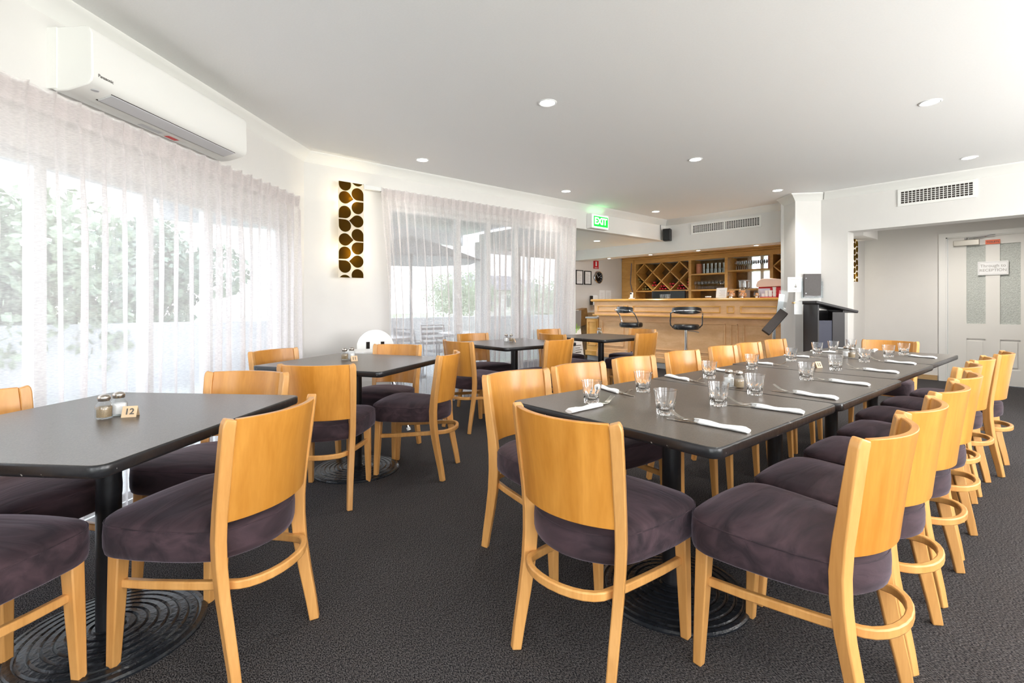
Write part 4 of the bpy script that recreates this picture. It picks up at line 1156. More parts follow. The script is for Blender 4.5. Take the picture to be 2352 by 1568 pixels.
# back shell built as vertical bars around two slots
def strip(y0, y1, z0, z1fun, m=4, t_=.018):
    v = []; 
    for i in range(m + 1):
        y = y0 + (y1 - y0) * i / m
        z1 = z1fun(y)
        for z_ in (z0, z1):
            ln = (z_ - .5) * .18
            v.append((bx(y) - ln, y, z_)); v.append((bx(y) - ln + t_, y, z_))
    f = []
    for i in range(m):
        a = i * 4; b_ = a + 4
        f += [(a, b_, b_ + 2, a + 2), (a + 1, a + 3, b_ + 3, b_ + 1), (a + 2, b_ + 2, b_ + 3, a + 3), (a, a + 1, b_ + 1, b_)]
    f += [(0, 2, 3, 1), (m * 4, m * 4 + 1, m * 4 + 3, m * 4 + 2)]
    mb.poly(v, f)
topf = lambda y: .72 + math.sqrt(max(0, .172 ** 2 - y * y)) * .95
strip(-.168, -.085, .46, topf, 5); strip(-.05, .05, .46, topf, 5); strip(.085, .168, .46, topf, 5)
strip(-.085, -.05, .46, lambda y: .62, 2); strip(.05, .085, .46, lambda y: .62, 2)
strip2 = [(-.085, -.05), (.05, .085)]
for a, b_ in strip2:
    strip(a, b_, .77, topf, 2)
mb.box(-.14, .14, -.17, .17, .44, .475); mb.box(-.14, .12, -.185, -.165, .47, .60); mb.box(-.14, .12, .165, .185, .47, .60)
mb.box(-.02, .12, -.19, -.17, .56, .70); mb.box(-.02, .12, .17, .19, .56, .70)
mb.build('seat_shell', M_plastic, hc, smooth=30)
mb = MB()
for a in (-.085, .05): mb.box(-.20, -.19, a, a + .035, .60, .79)
mb.build('harness_pad', M_dark, hc, smooth=0)
mb = MB()
mb.prism([(.02, -.24), (.02, .24), (.10, .27), (.26, .24), (.32, .12), (.32, -.12), (.26, -.24), (.10, -.27)], .69, .72); mb.build('tray', M_plastic, hc, smooth=0, bevel=.012, segs=3)
for sx, sy in ((1, 1), (1, -1), (-1, 1), (-1, -1)):
    mb = MB(); mb.tube([(sx * .12, sy * .14, .46), (sx * .25, sy * .27, .012)], .013, 10); lg = mb.build('leg', M_chrome, hc)
    mb = MB(); mb.tube([(sx * .246, sy * .266, .026), (sx * .2535, sy * .2735, 0.0)], .018, 10); mb.build('foot_cap', M_plastic, lg)

# ------------------------------------------------------------------ dining chairs
def make_chair():
    c_ = empty('dining_chair', label='x', cat='chair')
    # curve of the back in plan: from post to post, bulging to -y
    HW_ = .188; SAG = .062
    Rr = (HW_ ** 2 + SAG ** 2) / (2 * SAG)
    def arc(x): return -(math.sqrt(max(0, Rr * Rr - x * x)) - (Rr - SAG))
    lean = [(.800, -.222), (.70, -.206), (.60, -.192), (.50, -.180), (.44, -.176)]
    def leany(z_):
        for (z1, y1), (z0, y0) in zip(lean, lean[1:]):
            if z_ >= z0: return y0 + (y1 - y0) * (z_ - z0) / (z1 - z0)
        return lean[-1][1]
    # plywood back
    mb = MB(); n = 16; v = []; f = []; zs = [.492, .55, .62, .70, .76, .798]
    xi = .177
    for z_ in zs:
        for side in (0, 1):
            for i in range(n + 1):
                x = -xi + 2 * xi * i / n
                nx_ = -x / Rr; ny_ = math.sqrt(max(0, 1 - nx_ * nx_))     # towards the seat
                off = .009 if side == 0 else -.010
                y = arc(x) - arc(HW_) + leany(z_)
                v.append((x + nx_ * off * .9, y + ny_ * off, z_))
    W = n + 1
    for r_ in range(len(zs) - 1):
        for side in (0, 1):
            for i in range(n):
                a = (r_ * 2 + side) * W + i; b_ = ((r_ + 1) * 2 + side) * W + i
                f.append((a, a + 1, b_ + 1, b_) if side else (a, b_, b_ + 1, a + 1))
        a = r_ * 2 * W; b_ = (r_ + 1) * 2 * W
        f.append((a, a + W, b_ + W, b_)); f.append((a + n, b_ + n, b_ + W + n, a + W + n))
    for r_ in (0, len(zs) - 1):
        a = r_ * 2 * W
        for i in range(n): f.append((a + i, a + i + 1, a + W + i + 1, a + W + i))
    mb.poly(v, f); mb.build('backrest', M_ply, c_, smooth=50, bevel=.002, segs=1)
    # rear legs running up into the back posts
    for sx in (-1, 1):
        pth = [(.183, -.238, 0), (.181, -.226, .07), (.178, -.203, .18), (.177, -.184, .28), (.178, -.174, .37), (.180, -.173, .44), (.183, -.180, .52), (.187, -.192, .60), (.191, -.206, .70), (.193, -.217, .775)]
        dm = [(.027, .032), (.028, .035), (.030, .040), (.031, .044), (.032, .047), (.033, .046), (.033, .042), (.035, .038), (.036, .034), (.037, .031)]
        rz_ = R(28) * sx
        side = Vector((math.cos(rz_), math.sin(rz_), 0))
        P2 = [(sx * a, b_, z_) for a, b_, z_ in pth]
        # rounded top outer corner
        P2.append((sx * .1915, -.2195, .788)); dm2 = dm + [(.036, .031)]
        P2.append((sx * .1885, -.2215, .7995)); dm2 = dm2 + [(.030, .030)]
        mb = MB(); mb.rsweep(P2, dm2, side); mb.build('leg', M_beech, c_, smooth=30, bevel=.004)
    # front legs
    for sx in (-1, 1):
        mb = MB(); mb.rsweep([(sx * .180, .214, 0), (sx * .178, .204, .20), (sx * .175, .195, .40)], [(.028, .028), (.036, .036), (.042, .042)], (1, 0, 0))
        mb.build('leg', M_beech, c_, smooth=30, bevel=.004)
    # bentwood stretcher
    pts = [(.170, .185, .268), (.168, .08, .275), (.164, -.03, .285), (.158, -.12, .293), (.148, -.19, .299)]
    arcp = []
    for i in range(1, 12):
        a = PI * i / 12
        arcp.append((.148 * math.cos(a) , -.19 - .085 * math.sin(a), .300))
    full = [(p[0], p[1], p[2]) for p in pts] + arcp + [(-p[0], p[1], p[2]) for p in pts[::-1]]
    mb = MB(); mb.rsweep(full, (.026, .020), [(0, 0, 1)] * len(full)); mb.build('stretcher', M_beech, c_, smooth=40, bevel=.004)
    # upholstered seat
    out = []
    def rc(cx, cy, r_, a0, a1, k=6):
        for i in range(k + 1):
            a = R(a0 + (a1 - a0) * i / k); out.append((cx + r_ * math.cos(a), cy + r_ * math.sin(a)))
    rc(.150, .160, .083, 0, 78); 
    for i in range(1, 6):
        x = .150 - .30 * i / 6; out.append((x, .243 + .010 * (1 - (x / .15) ** 2)))
    rc(-.150, .160, .083, 102, 180)
    out += [(-.230, .08), (-.217, -.02), (-.200, -.10), (-.182, -.15)]
    for i in range(0, 11):
        x = -.165 + .33 * i / 10; out.append((x, -.165 - .07 * (1 - (x / .172) ** 2)))
    out += [(.182, -.15), (.200, -.10), (.217, -.02), (.230, .08)]
    k = len(out); cx, cy = 0, .03
    rings = [(.955, .372), (.985, .378), (1.0, .395), (1.003, .43), (.995, .458), (.975, .470), (.93, .478), (.75, .488), (.5, .494), (.25, .497)]
    v = []; f = []
    for s_, z_ in rings:
        for x, y in out:
            zz = z_ + (.006 * y / .25 if z_ > .45 else 0)
            v.append((cx + (x - cx) * s_, cy + (y - cy) * s_, zz))
    for r_ in range(len(rings) - 1):
        for i in range(k): j = (i + 1) % k; f.append((r_ * k + i, r_ * k + j, (r_ + 1) * k + j, (r_ + 1) * k + i))
    f.append(tuple(range(k))[::-1])
    v.append((0, .03, .498)); L = (len(rings) - 1) * k
    for i in range(k): f.append((L + i, L + (i + 1) % k, len(v) - 1))
    mb = MB(); mb.poly(v, f)
    st = mb.build('seat', M_suede, c_, smooth=70)
    # seam piping line round the top edge
    mb = MB(); mb.tube([(x * .990, .03 + (y - .03) * .990, .4635 + .006 * y / .25) for x, y in out], .0022, 6, closed=True)
    mb.build('seam_piping', M_suede, st, smooth=60)
    return c_
CH = Stamp(make_chair())
def chair(x, y, facing, label, group):
    return CH.put((x, y, 0), R(facing - 90), label, group)
G = 'chairs at the long set table'
chair(1.304, 1.07, 4, 'dining chair at the near end of the long set table, its back to the camera', G)
GR = 'chairs along the right side of the long table'
for x, y, lb in ((1.63, .60, 'nearest and largest dining chair along the right side of the long table'),
                 (2.09, .61, 'second nearest dining chair along the right side of the long table'),
                 (2.60, .62, 'third dining chair from the front along the right side of the long table'),
                 (3.10, .64, 'fourth dining chair from the front along the right side of the long table'),
                 (3.62, .70, 'fifth dining chair on the right side of the long table, pushed in furthest'),
                 (4.14, .70, 'sixth dining chair on the right side, partly hidden behind the one pulled out'),
                 (4.70, .66, 'last dining chair on the long table right side, standing out before the door')):
    chair(x, y, 90 + (1.5 if x > 4.5 else 0), lb, GR)
GL = 'chairs along the left side of the long table'
for x, lb in ((1.57, 'nearest dining chair along the left side of the long table'),
              (2.03, 'second dining chair along the left side of the long table'),
              (2.55, 'third dining chair along the left side of the long table'),
              (3.13, 'fourth dining chair along the left side of the long table'),
              (3.74, 'fifth dining chair along the left side of the long table'),
              (4.22, 'sixth dining chair along the left side of the long table, touching its neighbours'),
              (4.80, 'last dining chair along the left side of the long table, in front of the column')):
    chair(x, 1.61 + (x - 1.57) * .033, 270, lb, GL)
chair(5.27, 1.23, 180, 'dining chair at the far end of the long table, facing the camera', G)
G12 = 'chairs at the nearest square table'
chair(.31, 1.90, 127, 'large foreground dining chair at the front right corner of the nearest square table', G12)
chair(.40, 2.51, 225, 'dining chair on the far side of the nearest square table, mostly behind the tabletop', G12)
chair(-.225, 2.49, -49, 'dining chair between the nearest square table and the left curtain', G12)
chair(-.32, 1.94, 45, 'dining chair cut by the lower left edge, only seat and one leg in view', G12)
G11 = 'chairs at the second square table by the corner'
chair(1.055, 2.945, 53, 'dining chair showing its back at the second table, behind the big foreground chair', G11)
chair(1.672, 3.003, 131, 'dining chair at the right of the second table, seen side-on', G11)
chair(1.70, 3.555, 218, 'dining chair behind the second table in front of the high chair', G11)
chair(1.08, 3.65, -63, 'dining chair at the curtain side of the second table', G11)
G10 = 'chairs at the square table before the far curtain'
chair(2.695, 3.73, 5, 'dining chair at the left side of the table before the far curtain', G10)
chair(3.23, 4.31, 270, 'dining chair between that far curtain and its small table, facing the room', G10)
chair(3.30, 3.48, 96, 'dining chair showing its back at the near side of the far curtain table', G10)
G9 = 'chairs at the square table before the bar'
chair(4.10, 3.93, 0, 'dining chair at the left side of the table before the bar', G9)
chair(4.56, 4.46, 270, 'farthest dining chair, behind the table before the bar', G9)
chair(4.83, 3.57, 91, 'dining chair showing its back at the table before the bar', G9)
chair(5.33, 3.92, 180, 'dining chair at the right side of the table before the bar, beneath a stool', G9)

# ------------------------------------------------------------------ tables
TW, TD = .94, .87
def make_table():
    t_ = empty('dining_table', label='x', cat='table')
    def rr(w_, d_, r_, k=5):
        o = []
        for cx, cy, a0 in ((w_ / 2 - r_, d_ / 2 - r_, 0), (-w_ / 2 + r_, d_ / 2 - r_, 90), (-w_ / 2 + r_, -d_ / 2 + r_, 180), (w_ / 2 - r_, -d_ / 2 + r_, 270)):
            for i in range(k + 1):
                a = R(a0 + 90 * i / k); o.append((cx + r_ * math.cos(a), cy + r_ * math.sin(a)))
        return o
    o = rr(TW - .012, TD - .012, .032)
    mb = MB(); mb.prism(o, .715, .7402); mb.build('tabletop', M_lam, t_, smooth=0)
    prof = [(-.006, .7395), (-.002, .739), (.0, .735), (.0, .716), (-.003, .709), (-.010, .706)]
    rings = [rr(TW + 2 * a, TD + 2 * a, .038 + a) for a, z_ in prof]
    v = []; f = []; k = len(o)
    for (a, z_), rg in zip(prof, rings): v += [(x, y, z_) for x, y in rg]
    for r_ in range(len(prof) - 1):
        for i in range(k): j = (i + 1) % k; f.append((r_ * k + i, r_ * k + j, (r_ + 1) * k + j, (r_ + 1) * k + i))
    f.append(tuple((len(prof) - 1) * k + i for i in range(k)))
    mb = MB(); mb.poly(v, f); mb.build('edge_band', M_edge, t_, smooth=60)
    mb = MB(); mb.lathe([(.036, .02), (.036, .69)], 24); mb.build('column', M_black, t_)
    mb = MB(); mb.box(-.20, .20, -.03, .03, .685, .706); mb.box(-.03, .03, -.20, .20, .685, .706); mb.build('top_bracket', M_black, t_, smooth=0)
    pr = [(0, .034), (.042, .034)]
    r0 = .048; n = 7
    for i in range(n):
        a = r0 + (.262 - r0) * i / n; b_ = r0 + (.262 - r0) * (i + 1) / n; z_ = .033 - .018 * (i / n)
        pr += [(a, z_ - .004), (a + .006, z_), (b_ - .006, z_ - .0015), (b_ - .001, z_ - .006)]
    pr += [(.268, .015), (.282, .012), (.288, .006), (.288, 0)]
    mb = MB(); mb.lathe(pr, 64, cap=False); mb.build('base', M_castiron, t_, smooth=25)
    return t_
TB = Stamp(make_table())
GT = 'square tables pushed together as one long table'
for i, (x, y) in enumerate(((1.745, 1.095), (2.688, 1.085), (3.635, 1.12), (4.59, 1.135))):
    TB.put((x, y, 0), 0, ['nearest black-edged table of the four pushed together, with bare near corner', 'second table of the long run, under the front salt and pepper', 'third table of the long run, carrying the number 13 card', 'farthest table of the long run, nearest the nook door'][i], GT)
TB.put((.03, 2.18, 0), R(45), 'nearest left square table, black with salt, pepper and a number 12 card', 'separate square tables')
TB.put((1.36, 3.28, 0), R(-58), 'second left square table in front of the white wall corner', 'separate square tables')
TB.put((3.245, 3.83, 0), 0, 'square table directly before the far curtain', 'separate square tables')
TB.put((4.67, 3.89, 0), 0, 'square table before the bar counter', 'separate square tables')

# ------------------------------------------------------------------ tumblers
def make_tumbler():
    n = 60; Hh = .088; flutes = 10
    outer = [(.0285, 0), (.030, .003), (.0305, .012), (.0325, .035), (.0345, .045), (.0352, .05), (.0375, .065), (.0402, .0875)]
    inner = [(.0388, .088), (.0362, .066), (.0335, .05), (.0300, .035), (.0275, .018), (.020, .0135), (0.0001, .0125)]
    prof = [(0.0001, .003), (.022, .003), (.026, 0)] + outer + inner
    def fl(k, i):
        if 4 <= k <= 7: return 1 - (.13 if k < 7 else .05) * abs(math.sin(PI * i * flutes / n))
        return 1
    mb = MB(); mb.lathe(prof, n, cap=False, flute=fl)
    return tag(mb.build('tumbler', M_glass, smooth=60), 'x', 'glass')
TU = Stamp(make_tumbler())
ZT = .7404
tum = [((1.494, 1.292), 'tumbler beside the fork at the front left corner of the long table'),
       ((1.863, 1.312), 'tumbler on the left side of the nearest table, before the second chair'),
       ((1.54, .991), 'nearest tumbler, standing alone in the middle of the front of the long table'),
       ((1.829, .945), 'large tumbler left of the second rolled napkin on the right side'),
       ((2.169, .958), 'tumbler just right of the front pepper shaker'),
       ((2.47, 1.327), 'tumbler just left of the front salt shaker'),
       ((3.004, 1.344), 'tumbler on the left side behind the front salt and pepper'),
       ((2.796, .975), 'tumbler touching the left of the number 13 card'),
       ((3.651, 1.368), 'tumbler on the left side of the third table'),
       ((3.332, 1.005), 'tumbler just right of the number 13 card'),
       ((4.333, 1.433), 'left of two tumblers standing in front of the black lectern'),
       ((4.591, 1.401), 'right of two tumblers standing in front of the black lectern'),
       ((4.93, 1.37), 'tumbler half hidden behind the far salt and pepper'),
       ((3.957, 1.025), 'tumbler just right of the far pepper shaker'),
       ((4.469, 1.006), 'left of two tumblers in front of the far end chair'),
       ((4.754, .975), 'right of two tumblers in front of the far end chair')]
for i, ((x, y), lb) in enumerate(tum): TU.put((x, y, ZT), i * .7, lb, 'tumblers on the long table')

# ------------------------------------------------------------------ shakers
def make_shaker(cont):
    s_ = empty('x'); s_.name = 'salt_shaker' if cont is M_salt else 'pepper_shaker'
    tag(s_, 'x', 'shaker')
    n = 16
    sq = lambda k, i: (1 / max(abs(math.cos(((i / n * 360 + 45) % 90 - 45) * PI / 180)), .93)) if k < 6 else 1
    mb = MB(); mb.lathe([(0.0001, .002), (.020, 0), (.023, .003), (.0235, .03), (.0225, .048), (.015, .056), (.0145, .063)], n, cap=False, flute=sq); mb.build('jar', M_thin, s_, smooth=50)
    mb = MB(); mb.lathe([(0.0001, .005), (.0195, .006), (.020, .040), (0.0001, .041)], n, cap=False, flute=lambda k, i: sq(0, i)); mb.build('contents', cont, s_, smooth=50)
    mb = MB(); mb.lathe([(.0165, .060), (.0175, .061), (.0175, .068), (.0185, .071), (.016, .077), (.009, .081), (0.0001, .082)], 20, cap=False); mb.build('lid', M_lid, s_, smooth=60)
    return Stamp(s_)
SA, PE = make_shaker(M_salt), make_shaker(M_pepper)
for (sx_, sy_), (px_, py_), wh in (((2.297, 1.135), (2.285, 1.082), 'at the front of the long table'), ((4.24, 1.21), (4.165, 1.155), 'at the far part of the long table'),
                               ((.058, 2.222), (.018, 2.185), 'on the nearest left table'), ((1.385, 3.425), (1.325, 3.40), 'on the second left table'),
                               ((3.235, 3.95), (3.265, 3.905), 'on the table before the far curtain'), ((5.02, 4.22), (4.97, 4.155), 'on the table before the bar')):
    SA.put((sx_, sy_, ZT), .3, 'glass salt shaker with metal lid ' + wh, 'salt shakers')
    PE.put((px_, py_, ZT), .9, 'glass pepper shaker with metal lid ' + wh, 'pepper shakers')
def ncard(x, y, rz, num, label):
    c_ = empty('table_number_card', (x, y, ZT), rz, label, 'table number')
    mb = MB()
    w_, h_, d_ = .044, .036, .016
    for s_ in (-1, 1):
        v = [(-w_ / 2, s_ * d_, 0), (w_ / 2, s_ * d_, 0), (w_ / 2, 0, h_), (-w_ / 2, 0, h_), (-w_ / 2, s_ * (d_ - .0018), 0), (w_ / 2, s_ * (d_ - .0018), 0), (w_ / 2, 0, h_ - .003), (-w_ / 2, 0, h_ - .003)]
        mb.poly(v, [(0, 1, 2, 3), (7, 6, 5, 4), (0, 4, 5, 1), (1, 5, 6, 2), (2, 6, 7, 3), (3, 7, 4, 0)])
    mb.build('tent_card', M_card, c_, smooth=0)
    up = Vector((0, d_, h_)).normalized()
    if num: text_part('numeral', num, .029, rot_plane((0, -d_ * .52 - .0006, h_ * .49 + .0002), (1, 0, 0), tuple(up)), M_ink, c_, .0005, bold=.0006)
ncard(3.39, 1.118, R(-22), '13', 'small number 13 table card in the middle of the long table')
ncard(.088, 2.165, R(-22), '12', 'small number 12 table card beside the shakers on the nearest left table')
ncard(1.345, 3.285, R(-8), '11', 'small number 11 table card on the second left table')
ncard(3.26, 3.85, R(40), '', 'small dark table card beside the shakers before the far curtain')
ncard(4.93, 4.08, R(40), '', 'small dark table card beside the shakers before the bar')
sct = empty('sachet', (2.36, 1.165, ZT), R(-40), 'white paper sachet leaning behind the front salt shaker', 'sachet')
mb = MB(); mb.poly([(-.02, -.002, 0), (.02, -.002, 0), (.004, -.012, .05), (-.004, -.012, .05), (-.02, .002, 0), (.02, .002, 0), (.004, -.008, .05), (-.004, -.008, .05)], [(0, 1, 2, 3), (7, 6, 5, 4), (0, 4, 5, 1), (1, 5, 6, 2), (2, 6, 7, 3), (3, 7, 4, 0)]); mb.build('paper_fold', M_paper, sct, smooth=0)

# ------------------------------------------------------------------ rolled cutlery
def make_roll():
    r_ = empty('napkin_roll', label='x', cat='napkin and cutlery')
    mb = MB(); v = []; f = []; n = 14; m_ = 12
    rnd = random.Random(4)
    for k in range(m_ + 1):
        u = k / m_; y = -.085 + .165 * u
        w_ = .0175 + .0012 * math.sin(u * 11) + (.002 if u < .2 else 0); h_ = .0072 + .0012 * math.sin(u * 9)
        if k == 0: w_ *= .9; h_ *= .8
        sk = .012 * max(0, u - .8) / .2
        for i in range(n):
            a = 2 * PI * i / n
            x = w_ * math.cos(a) * (1 + .05 * rnd.uniform(-1, 1)); z_ = h_ + h_ * math.sin(a) * (1 + .08 * rnd.uniform(-1, 1))
            v.append((x, y + (sk if math.cos(a) > 0 else -sk), max(0, z_)))
    for k in range(m_):
        for i in range(n): j = (i + 1) % n; f.append((k * n + i, k * n + j, (k + 1) * n + j, (k + 1) * n + i))
    f.append(tuple(range(n))[::-1]); f.append(tuple(m_ * n + i for i in range(n)))
    mb.poly(v, f); mb.build('napkin', M_paper, r_, smooth=60)
    # fork rises out of the roll, tines up
    mb = MB()
    neck = [(.003, .06, .010), (.001, .095, .012), (0, .112, .009), (-.001, .122, .008)]
    mb.rsweep(neck, [(.006, .002), (.006, .002), (.010, .0018), (.021, .0016)], (1, 0, 0))
    mb.rsweep([(-.001, .120, .008), (-.0015, .130, .0085), (-.002, .138, .0105)], [(.018, .0016), (.023, .0016), (.023, .0015)], (1, 0, 0))
    for q in range(4):
        x = -.0105 + q * .0058
        mb.rsweep([(x, .137, .0102), (x, .150, .0155), (x, .164, .0235), (x, .174, .0305)], [(.0034, .0016), (.003, .0015), (.0026, .0014), (.0016, .001)], (1, 0, 0))
    mb.build('fork', M_steel, r_, smooth=40)
    mb = MB()
    mb.rsweep([(-.006, .06, .006), (-.010, .10, .0045), (-.013, .13, .003), (-.016, .165, .0022), (-.018, .178, .0022)], [(.009, .002), (.012, .002), (.016, .0014), (.014, .0012), (.004, .001)], (1, 0, 0))
    mb.build('knife', M_steel, r_, smooth=40)
    return r_
NR = Stamp(make_roll())
rolls = [((1.506, .683), (1.500, .831), 'nearest rolled napkin with fork and knife on the right side of the long table'),
         ((1.915, .676), (1.895, .83), 'second rolled napkin with cutlery from the camera on the right side'),
         ((2.303, .689), (2.318, .829), 'third rolled napkin on the right side, beginning the second table'),
         ((2.806, .706), (2.816, .85), 'fourth rolled napkin on the right side, level with the number 13 card'),
         ((3.434, .729), (3.455, .884), 'fifth rolled napkin on the right side, on the third table'),
         ((4.02, .765), (4.05, .92), 'sixth rolled napkin on the right side, at the far end of the third table'),
         ((4.582, .756), (4.63, .92), 'seventh and farthest rolled napkin on the right side'),
         ((1.290, 1.222), (1.435, 1.226), 'rolled napkin with fork at the near left corner, pointing along the table'),
         ((1.795, 1.515), (1.747, 1.37), 'rolled napkin behind the front left tumbler'),
         ((2.345, 1.47 + .03), (2.298, 1.36), 'rolled napkin before the third left chair, fork tines raised'),
         ((2.80, 1.505), (2.757, 1.365), 'rolled napkin left of the tumbler beside the front salt shaker'),
         ((3.32, 1.515), (3.300, 1.37), 'rolled napkin on the left side of the third table, near side'),
         ((3.96, 1.53), (3.95, 1.39), 'rolled napkin on the left side of the third table, far side'),
         ((4.478, 1.53), (4.49, 1.40), 'rolled napkin in front of the last left chair'),
         ((4.93, 1.53), (4.95, 1.45), 'farthest rolled napkin near the far left corner, before the lectern'),
         ((5.02, 1.22), (4.88, 1.20), 'rolled napkin at the far end setting before the end chair')]
for (ax, ay), (bx_, by_), lb in rolls:
    d = Vector((bx_ - ax, by_ - ay)).normalized()
    cx, cy = ax + d.x * .085, ay + d.y * .085
    NR.put((cx, cy, ZT), math.atan2(-d.x, d.y), lb, 'napkin rolls on the long table')

# ------------------------------------------------------------------ outdoors
mb = MB(); mb.box(-40, 40, -30, 60, -.30, -.14)
gr = mb.build('lawn_ground', M_grass, smooth=0); struct(gr); gr.name = 'floor_garden'
mb = MB(); mb.box(-9, 1.2, 5.0, 9, -.14, -.10); mb.box(1.0, 5.4, 5.12, 9.2, -.14, -.06)
mb.prism([(-14, 2.5), (-3.5, .3), (1.4, 5.1), (1, 12), (-8, 14)], -.14, -.09)
pv = mb.build('floor_terrace', M_pave, smooth=0); struct(pv)
# verandah over the far window
vr = empty('verandah_roof', label='grey verandah roof with beam and posts outside the far window', cat='verandah')
mb = MB(); mb.box(.6, 5.4, 5.12, 8.0, 2.45, 2.6); mb.build('roof_lining', M_ver, vr, smooth=0)
mb = MB(); mb.box(.6, 5.4, 7.9, 8.05, 2.25, 2.6); mb.build('beam', M_ver, vr, smooth=0)
for x in (5.3,):
    mb = MB(); mb.box(x - .06, x + .06, 7.9, 8.02, -.1, 2.3); mb.build('post', M_trim, vr, smooth=0)
um = empty('garden_umbrella', (3.9, 7.2, -.08), 0, 'dark open umbrella on the terrace seen through the far curtain', 'umbrella')
mb = MB()
mb.lathe([(1.15, 1.92), (.8, 2.05), (.4, 2.20), (0.001, 2.32), (0.001, 2.30), (.4, 2.18), (.8, 2.03), (1.15, 1.90)], 8, cap=False); mb.build('canopy', M_umb, um, smooth=0)
mb = MB(); mb.tube([(0, 0, .05), (0, 0, 2.31)], .022, 10); mb.build('pole', M_outf, um)
mb = MB(); mb.lathe([(0, 0), (.25, 0), (.25, .06), (.05, .08), (0, .08)], 20, cap=False); mb.build('base', M_outf, um)
def otable(x, y, label):
    t_ = empty('garden_table', (x, y, -.08), 0, label, 'outdoor table')
    mb = MB(); mb.lathe([(0, .74), (.42, .74), (.42, .77), (0, .77)], 28, cap=False); mb.build('tabletop', M_outt, t_)
    for a in range(4):
        mb = MB(); q = R(45 + 90 * a); mb.tube([(.1 * math.cos(q), .1 * math.sin(q), .74), (.33 * math.cos(q), .33 * math.sin(q), 0)], .013, 8); mb.build('leg', M_outf, t_)
otable(2.9, 6.2, 'pale round outdoor table at the left outside the far window'); otable(4.35, 6.3, 'pale round outdoor table at the right outside the far window')
def mk_oc():
    c_ = empty('garden_chair', label='x', cat='outdoor chair')
    mb = MB(); mb.box(-.22, .22, -.22, .22, .43, .45); mb.build('seat', M_outf, c_, smooth=0, bevel=.01)
    mb = MB()
    mb.tube([(-.22, -.22, .0), (-.22, -.2, .45), (-.22, -.28, .85), (.22, -.28, .85), (.22, -.2, .45), (.22, -.22, 0)], .012, 8)
    for z_ in (.55, .63, .71, .79): mb.box(-.21, .21, -.235 - (z_ - .45) * .18, -.225 - (z_ - .45) * .18, z_ - .02, z_ + .02)
    mb.build('backrest', M_outf, c_)
    for sx in (-1, 1):
        mb = MB(); mb.tube([(sx * .21, .2, 0), (sx * .21, .2, .66), (sx * .21, -.24, .66)], .012, 8); mb.build('leg', M_outf, c_)
    return c_
OC = Stamp(mk_oc())
for x, y, a in ((2.9, 6.9, 180), (2.3, 6.2, -90), (4.35, 7.0, 180), (3.6, 6.4, -80)):
    OC.put((x, y, -.08), R(a), 'dark outdoor chair ' + {(2.9, 6.9): 'behind the left terrace table', (2.3, 6.2): 'left of the left terrace table', (4.35, 7.0): 'behind the right terrace table', (3.6, 6.4): 'between the two terrace tables'}[(x, y)], 'terrace chairs')
lo = empty('garden_wall', label='low grey wall beyond the terrace outside the far window', cat='wall')
mb = MB(); mb.box(-1, 10, 8.75, 8.9, -.14, .86); mb.build('wall_body', M_ver, lo, smooth=0)
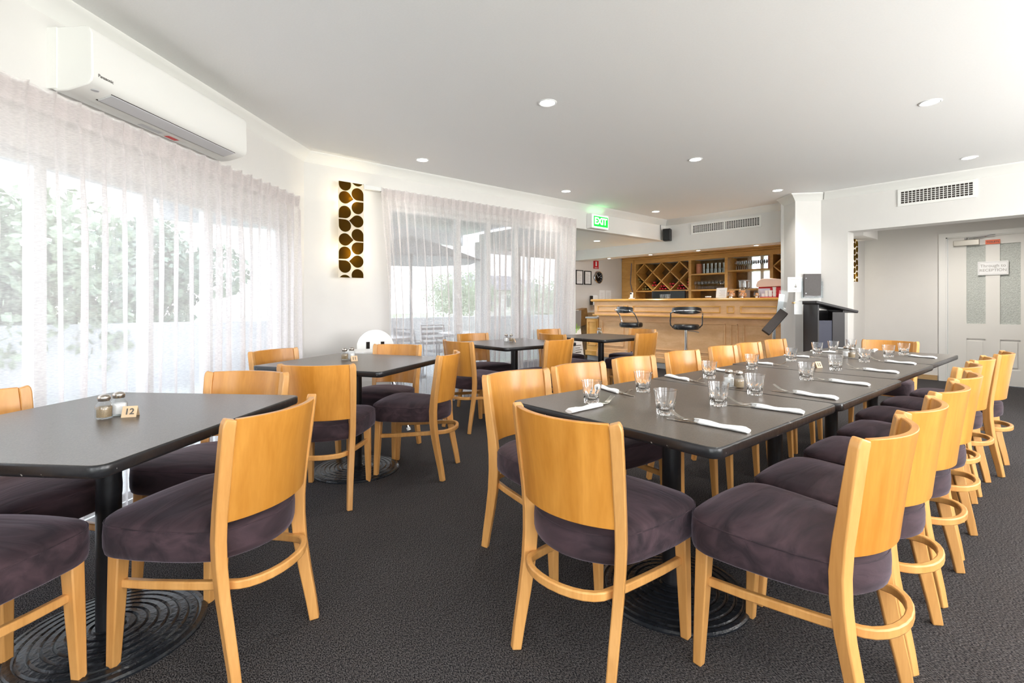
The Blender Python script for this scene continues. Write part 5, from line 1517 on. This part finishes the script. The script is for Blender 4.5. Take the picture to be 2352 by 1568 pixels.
def tree(x, y, h_, r_, label, mat, seed, trunk=True):
    rnd = random.Random(seed)
    t_ = empty('garden_tree', (x, y, -.14), 0, label, 'tree')
    mb = MB(); v = []; f = []
    blobs = [(rnd.gauss(0, r_ * .38), rnd.gauss(0, r_ * .38), rnd.uniform(h_ * .2, h_ * .8), r_ * rnd.uniform(.35, .6)) for _ in range(14)]
    for i in range(6500):
        bx_, by_, bz, br = blobs[i % 14]
        th = rnd.uniform(0, 2 * PI); ph_ = math.acos(rnd.uniform(-1, 1)); rr = br * rnd.uniform(.75, 1.05)
        p = Vector((bx_ + rr * math.sin(ph_) * math.cos(th), by_ + rr * math.sin(ph_) * math.sin(th), bz + rr * math.cos(ph_)))
        a = Vector((rnd.gauss(0, 1), rnd.gauss(0, 1), rnd.gauss(0, 1))).normalized() * .085; b_ = a.cross(Vector((rnd.gauss(0, 1), rnd.gauss(0, 1), rnd.gauss(0, 1)))).normalized() * .05
        k = len(v); v += [tuple(p + a), tuple(p + b_), tuple(p - a), tuple(p - b_)]; f.append((k, k + 1, k + 2, k + 3))
    mb.poly(v, f); mb.build('crown', mat, t_, smooth=0)
    mb = MB(); mb.tube([(0, 0, 0), (.05, 0, h_ * .3), (0, .05, h_ * .6)], [.12, .09, .05], 8); mb.build('trunk', M_bark, t_)
tree(-3.4, 7.2, 2.9, 1.2, 'leafy tree seen through the left part of the near curtain', M_fol, 1)
tree(-1.2, 9.5, 3.1, 1.4, 'rounded tree seen through the middle of the near curtain', M_fol2, 2)
tree(1.0, 14, 3.3, 1.5, 'distant tree seen through the right part of the near curtain', M_fol, 3)
tree(20, 30, 3.2, 2.6, 'distant tree left beyond the terrace wall', M_fol2, 4)
tree(28, 29, 3.0, 2.6, 'distant tree right beyond the terrace wall', M_fol2, 5)
# strappy plant outside the near window
pl = empty('strappy_plant', (-1.95, 4.0, -.10), 0, 'strappy arching plant low outside the near window', 'plant')
mb = MB(); rnd = random.Random(9)
for i in range(34):
    a = rnd.uniform(0, 2 * PI); L = rnd.uniform(.5, .85); hh = rnd.uniform(.5, .95)
    pts = [(L * u * math.cos(a), L * u * math.sin(a), hh * 4 * u * (1 - u * .8) * .62) for u in (0, .25, .5, .75, 1)]
    mb.rsweep(pts, [(.03, .004), (.04, .004), (.035, .003), (.025, .003), (.006, .002)], (-math.sin(a), math.cos(a), 0))
mb.build('leaves', M_fol2, pl, smooth=0)
mb = MB(); mb.lathe([(0, 0), (.10, 0), (.07, .12), (0, .14)], 12, cap=False); mb.build('crown_base', M_bark, pl)
hs = empty('neighbour_house', (31, 40, -.14), 0, 'pale house with grey roof far beyond the terrace', 'house')
mb = MB(); mb.box(-5, 5, -3, 3, 0, 2.6); mb.build('walls', M_house, hs, smooth=0)
mb = MB(); mb.poly([(-5.5, -3.5, 2.6), (5.5, -3.5, 2.6), (5.5, 3.5, 2.6), (-5.5, 3.5, 2.6), (-3, 0, 4.2), (3, 0, 4.2)], [(3, 2, 1, 0), (0, 1, 5, 4), (2, 3, 4, 5), (1, 2, 5), (3, 0, 4)]); mb.build('roof', M_roof, hs, smooth=0)
for x in (-3, 0, 3):
    mb = MB(); mb.box(x - .6, x + .6, -3.03, -2.99, 1, 2.1); mb.build('window', M_outf, hs, smooth=0)
